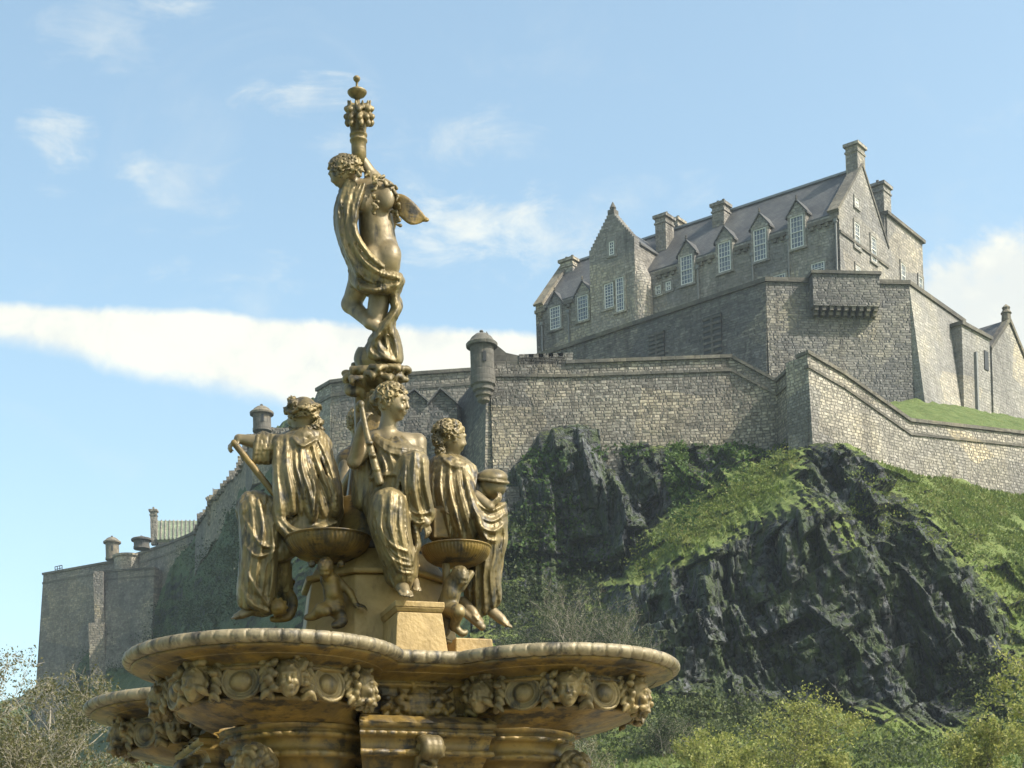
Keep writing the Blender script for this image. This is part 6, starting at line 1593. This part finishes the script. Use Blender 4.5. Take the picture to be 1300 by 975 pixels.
M_LEAF_O = leaf_mat('olive_buds', (0.07, 0.075, 0.03), (0.12, 0.115, 0.045), (0.17, 0.15, 0.065))
M_LEAF_G = leaf_mat('dark_scrub_leaves', (0.03, 0.045, 0.018), (0.055, 0.075, 0.026), (0.10, 0.115, 0.045))
M_LEAF_B = leaf_mat('ivy_leaves', (0.035, 0.07, 0.016), (0.07, 0.12, 0.028), (0.12, 0.17, 0.05))
M_GRASS = leaf_mat('grass_blades', (0.075, 0.12, 0.022), (0.14, 0.18, 0.04), (0.23, 0.22, 0.08), 0.4)
M_BARK = plain('grey_bark', (0.16, 0.14, 0.115), 0.9, var=.35, scale=6)
M_TWIG = plain('pale_twigs', (0.27, 0.235, 0.185), 0.9, var=.35, scale=8)

def quads(name, C, size, rng, mat, parent=None, droop=0.0, tint=None, aspect=0.6):
    """many small leaf faces, each bent along its middle"""
    n = len(C); C = np.asarray(C, float)
    a = rng.normal(size=(n, 3)); a[:, 2] -= droop; a /= np.linalg.norm(a, axis=1)[:, None]
    b = np.cross(a, rng.normal(size=(n, 3))); b /= np.linalg.norm(b, axis=1)[:, None]
    s = (size * rng.uniform(.55, 1.3, n))[:, None]
    V = np.stack([C - a * s * .5, C + b * s * aspect * .5, C + a * s * .5, C - b * s * aspect * .5], 1).reshape(-1, 3)
    Q = np.arange(n * 4).reshape(n, 4)
    me = np_mesh(name, V, Q)
    t = rng.uniform(0, 1, n) if tint is None else tint
    at = me.attributes.new('tint', 'FLOAT', 'POINT'); at.data.foreach_set('value', np.repeat(t, 4).astype(np.float32))
    return link(name, me, mat, parent)

def grow(rng, base, height, spread, n_main, lean=(0, 0), up=0.55, depth=3, seg=5, r0=None, kids=(3, 5), gnarl=.18, stems=None):
    """recursive limbs -> tubes and the points where leaves sit"""
    trunk, twig, tips = MB(), MB(), []
    r0 = r0 or height * .018
    def limb(p, d, L, r, dep):
        pts = [Vector(p)]; d = Vector(d).normalized(); rs = [r]
        k = seg if dep < depth else 3
        for i in range(k):
            d = (d + Vector((rng.normal(), rng.normal(), rng.normal() * .6 + (.12 if dep < 2 else .05))) * gnarl).normalized()
            pts.append(pts[-1] + d * (L / k)); rs.append(r * (1 - .72 * (i + 1) / k))
        (trunk if dep == 0 else twig).tube(pts, rs, 6 if dep == 0 else (4 if dep == 1 else 3), cap=False)
        if dep >= depth - 1: tips.extend(pts[1:])
        if dep < depth:
            for j in range(int(rng.integers(kids[0], kids[1] + 1)) + (n_main if dep == 0 else 0)):
                q = rng.uniform(.25, 1.0) if dep else rng.uniform(.22, 1.0)
                i = min(int(q * k), k - 1); pp = pts[i].lerp(pts[i + 1], q * k - i)
                w = rng.uniform(0, 6.283); o = Vector((math.cos(w), math.sin(w), rng.uniform(-.1, .8) * up * 2))
                limb(pp, d * .45 + o * spread, L * rng.uniform(.42, .68) * (1.05 - .35 * q), max(r * (1 - .7 * q) * .6, r0 * .05), dep + 1)
    st = stems or 1
    for s in range(st):
        a = rng.uniform(0, 6.28); off = Vector((math.cos(a), math.sin(a), 0)) * (0 if st == 1 else height * .05 * rng.uniform(.3, 1.4))
        limb(Vector(base) + off, Vector((lean[0] + (rng.normal() * .28 if st > 1 else 0), lean[1] + (rng.normal() * .28 if st > 1 else 0), 1)), height * (.75 if st == 1 else rng.uniform(.5, .8)), r0 / (1 if st == 1 else 1.7), 0)
    return trunk, twig, tips

def plant(name, label, cat, seed, base, height, spread, n_main, leaf, leaf_size, per_tip, jit, group=None, bark=None, **kw):
    rng = np.random.default_rng(seed)
    t = thing(name, label, cat, tuple(base), group)
    trunk, twig, tips = grow(rng, base, height, spread, n_main, **kw)
    tr = trunk.obj('trunk', bark or M_BARK, t, fix=False); twig.obj('branches', bark or M_BARK, t, fix=False)
    if per_tip and tips:
        C = np.array([tuple(p) for p in tips]); C = C[rng.uniform(size=len(C)) < (.6 if per_tip > 3 else 1)]; C = np.repeat(C, per_tip, 0) + rng.normal(size=(len(C) * per_tip, 3)) * jit
        quads('crown', C, leaf_size, rng, leaf, t)
    return t

def ground_at(px, py, field):
    """point on the sculpted slope along the sight line of a photo pixel"""
    X, Y, Z, G = field; q = P(px, py, 1.0)
    x0, z0 = X[0, 0], Z[0, 0]; dx, dz = X[0, 1] - X[0, 0], Z[1, 0] - Z[0, 0]
    y = float(np.median(Y))
    for _ in range(40):
        p = P(px, py, y); i = int(np.clip((p.z - z0) / dz, 0, X.shape[0] - 1)); j = int(np.clip((p.x - x0) / dx, 0, X.shape[1] - 1)); y = .5 * y + .5 * float(Y[i, j])
    return P(px, py, y)

def build_plants():
    # pale yellow-green spring trees below the crag
    for i, (px, top, Y, hpx, sp, lab) in enumerate((
            (1008, 868, 70, 210, .75, 'yellow-green spring tree in the middle of the foot of the crag, tallest of its row'),
            (938, 918, 66, 150, .8, 'yellow-green sapling just left of the tallest tree under the crag'),
            (884, 925, 62, 160, .8, 'thin yellow-green sapling nearest the right lobe of the basin'),
            (1062, 945, 64, 120, .8, 'low yellow-green bush to the right of the tallest tree under the crag'),
            (1292, 832, 56, 250, .85, 'big pale green tree cut off by the right edge of the photo'),
            (1240, 888, 58, 170, .8, 'smaller pale green tree beside the big one at the right edge'))):
        b = P(px, top + hpx, Y); h = P(px, top, Y).z - b.z
        plant('spring_tree', lab, 'tree', 100 + i, b, h, sp, 12, M_LEAF_Y, .13, 6, .10, 'young trees in spring leaf below the crag', M_BARK, depth=3, kids=(4, 6), r0=h * .012)
    # bare grey bushes at the foot of the dark crag
    for i, (px, top, Y, hpx, lab) in enumerate((
            (740, 732, 101, 150, 'bare grey bush with many upright twigs, tallest above the right lobe of the basin'),
            (806, 752, 100, 130, 'bare grey bush standing right of the tallest one above the basin'),
            (690, 770, 103, 110, 'bare grey bush left of the tallest one, beside the foot of the right statue'),
            (655, 785, 104, 90, 'small bare bush just behind the foot of the right statue'),
            (850, 860, 92, 130, 'bare brown bush right of the tip of the right lobe'))):
        b = P(px, top + hpx, Y); h = P(px, top, Y).z - b.z
        plant('bare_bush', lab, 'bush', 200 + i, b, h, .5, 6, M_LEAF_G, .11, 1, .16, 'bare bushes at the foot of the dark crag', M_TWIG, depth=3, kids=(4, 6), stems=5, r0=h * .012, up=.9, gnarl=.13)
    # thin pale trunks under the right lobe
    for i, (px, top, Y, hpx, lab) in enumerate(((716, 900, 72, 150, 'thin pale bare tree seen below the right lobe of the basin'), (770, 905, 76, 130, 'bare twiggy sapling seen below the right lobe, right of the pale tree'))):
        b = P(px, top + hpx, Y); h = P(px, top, Y).z - b.z
        plant('bare_tree', lab, 'tree', 260 + i, b, h, .5, 5, M_LEAF_O, .10, 1, .12, None, M_TWIG, depth=3, kids=(3, 4), stems=2, up=.9)
    # twiggy budding bushes in the left foreground
    for i, (px, top, Y, hpx, lab) in enumerate((
            (20, 792, 30, 330, 'budding twiggy bush at the left edge, its top against the sky'),
            (98, 826, 28, 280, 'budding twiggy bush reaching towards the left lobe of the basin'),
            (55, 870, 25, 260, 'budding bush in the lower left corner, in front of the other two'))):
        b = P(px, top + hpx, Y); h = P(px, top, Y).z - b.z
        plant('budding_bush', lab, 'bush', 300 + i, b, h, .62, 6, M_LEAF_O, .05, 1, .05, 'budding bushes in the left foreground', M_TWIG, depth=4, kids=(3, 5), stems=4, r0=h * .018, gnarl=.26, up=.7)
    rng = np.random.default_rng(77)
    # ivy and shrubs clinging to the dark crag
    C = []; T = []
    for (px, py, rx, ry, n) in ((858, 590, 16, 45, 900), (862, 560, 10, 25, 300), (868, 640, 22, 40, 500), (700, 650, 40, 40, 320), (690, 590, 30, 25, 300), (905, 590, 50, 30, 450), (660, 690, 25, 40, 350), (720, 700, 60, 40, 350), (790, 575, 40, 12, 250), (940, 572, 40, 10, 250)):
        for k in range(n):
            r = math.sqrt(rng.uniform()); a = rng.uniform(0, 6.28); p = ground_at(px + rx * r * math.cos(a), py + ry * r * math.sin(a), CRAG_F)
            C.append((p.x, p.y - abs(rng.normal()) * .22, p.z)); T.append(np.clip(rng.normal() * .2 + .35 + (.35 if px in (858, 862) else 0), 0, 1))
    o = quads('ivy', C, .30, rng, M_LEAF_B, tint=np.array(T)); props(o, 'ivy and small plants clinging to the dark rock under the outer wall', 'ivy', kind='stuff')
    # low scrub at the foot of the slopes
    C = []; T = []
    def scrub(px, py, rx, ry, n, sz, tn, fld=CRAG_F):
        for k in range(n):
            c = (px + rng.uniform(-rx, rx), py + rng.uniform(-ry, ry)); p = ground_at(c[0], c[1], fld); s = sz * rng.uniform(.5, 1.4)
            m = int(34 * s); q = rng.normal(size=(m, 3)) * (s * .5, s * .4, s * .42)
            for v in q: C.append((p.x + v[0], p.y + v[1] - .3 * s, p.z + abs(v[2]))); T.append(np.clip(tn + rng.normal() * .22 + .25 * v[2] / s, 0, 1))
    scrub(690, 790, 60, 50, 90, 1.1, .5); scrub(770, 860, 50, 30, 40, 1.0, .45); scrub(760, 930, 110, 40, 140, 1.1, .5); scrub(900, 915, 60, 25, 50, .9, .55); scrub(960, 930, 90, 40, 110, 1.0, .7); scrub(660, 720, 30, 60, 60, .9, .4)
    scrub(1250, 900, 45, 60, 60, .9, .55); scrub(1120, 960, 120, 20, 80, .8, .6)
    for (px, py, rx, ry, n) in ((275, 745, 35, 50, 100), (306, 700, 12, 40, 40), (240, 800, 45, 35, 110), (160, 830, 70, 25, 90), (310, 720, 15, 70, 60)): scrub(px, py, rx, ry, n, 1.5, .25, HILL_F)
    o = quads('scrub', C, .24, rng, M_LEAF_G, tint=np.array(T)); props(o, 'low grey-green scrub covering the foot of the crag', 'scrub', kind='stuff')
    # weeds and long grass standing out of the turf
    C = []; T = []
    for k in range(420):
        c = [(rng.uniform(800, 1010), None), (rng.uniform(1080, 1300), None)][k % 2][0]
        y = (735 - .70 * (c - 780) + rng.uniform(-22, 22)) if k % 2 == 0 else (580 + .24 * (c - 1080) + rng.uniform(8, 90))
        q = ground_at(c, y, CRAG_F); s = rng.uniform(.12, .42); m = int(26 * s / .3)
        for v in rng.normal(size=(m, 3)) * (s, s * .6, s * .5): C.append((q.x + v[0], q.y + v[1] - .1, q.z + abs(v[2]))); T.append(np.clip(.45 + rng.normal() * .25, 0, 1))
    o = quads('weeds', C, .17, rng, M_GRASS, tint=np.array(T)); props(o, 'weeds and long grass standing out of the sunny turf', 'weeds', kind='stuff')
    # turf blades on the slopes
    X, Y, Z, G = CRAG_F
    w = np.clip(G - .35, 0, .6) * (Z > 12) * (Y < wall_line(X) - .3); w = (w * (fbm(X * .5, Z * .5, 3, 55) > -.35)).ravel(); w /= w.sum()
    idx = rng.choice(len(w), 64000, p=w); p = np.stack([X.ravel()[idx], Y.ravel()[idx], Z.ravel()[idx]], 1) + rng.normal(size=(64000, 3)) * (.08, .05, .05)
    tn = np.clip(.42 + .5 * fbm(p[:, 0] * .6, p[:, 2] * .6, 4, 66) + rng.normal(size=len(p)) * .18, 0, 1)
    hgt = rng.uniform(.09, .26, len(p)); ang = rng.uniform(0, 6.28, len(p)); ww = rng.uniform(.05, .12, len(p)); ln = rng.normal(size=(len(p), 2)) * .14
    e = np.stack([np.cos(ang) * ww, np.sin(ang) * ww, 0 * ww], 1); tp = p + np.stack([ln[:, 0], ln[:, 1] - .05, hgt], 1)
    V = np.stack([p - e - (0, 0, .06), p + e - (0, 0, .06), tp], 1).reshape(-1, 3)
    me = np_mesh('grass_tufts', V, np.arange(len(V)).reshape(-1, 3)); at = me.attributes.new('tint', 'FLOAT', 'POINT'); at.data.foreach_set('value', np.repeat(tn, 3).astype(np.float32))
    o = link('grass_tufts', me, M_GRASS); props(o, 'rough turf growing on the sunny slopes of the crag', 'grass', kind='stuff')
build_plants()
# ------------------------------------------------------------------ air: thin even haze over the whole valley
def build_haze():
    m = bpy.data.materials.new('haze'); m.use_nodes = True; N = NT(m.node_tree)
    out = N.n('ShaderNodeOutputMaterial'); v = N.n('ShaderNodeVolumePrincipled')
    v.inputs['Color'].default_value = (0.80, 0.90, 1.0, 1); v.inputs['Density'].default_value = 0.00025; v.inputs['Anisotropy'].default_value = 0.2
    N.link(v.outputs[0], out.inputs['Volume'])
    b = MB(); b.box((0, 150, 44), (700, 480, 90)); o = b.obj('haze', m); props(o, kind='stuff')
build_haze()
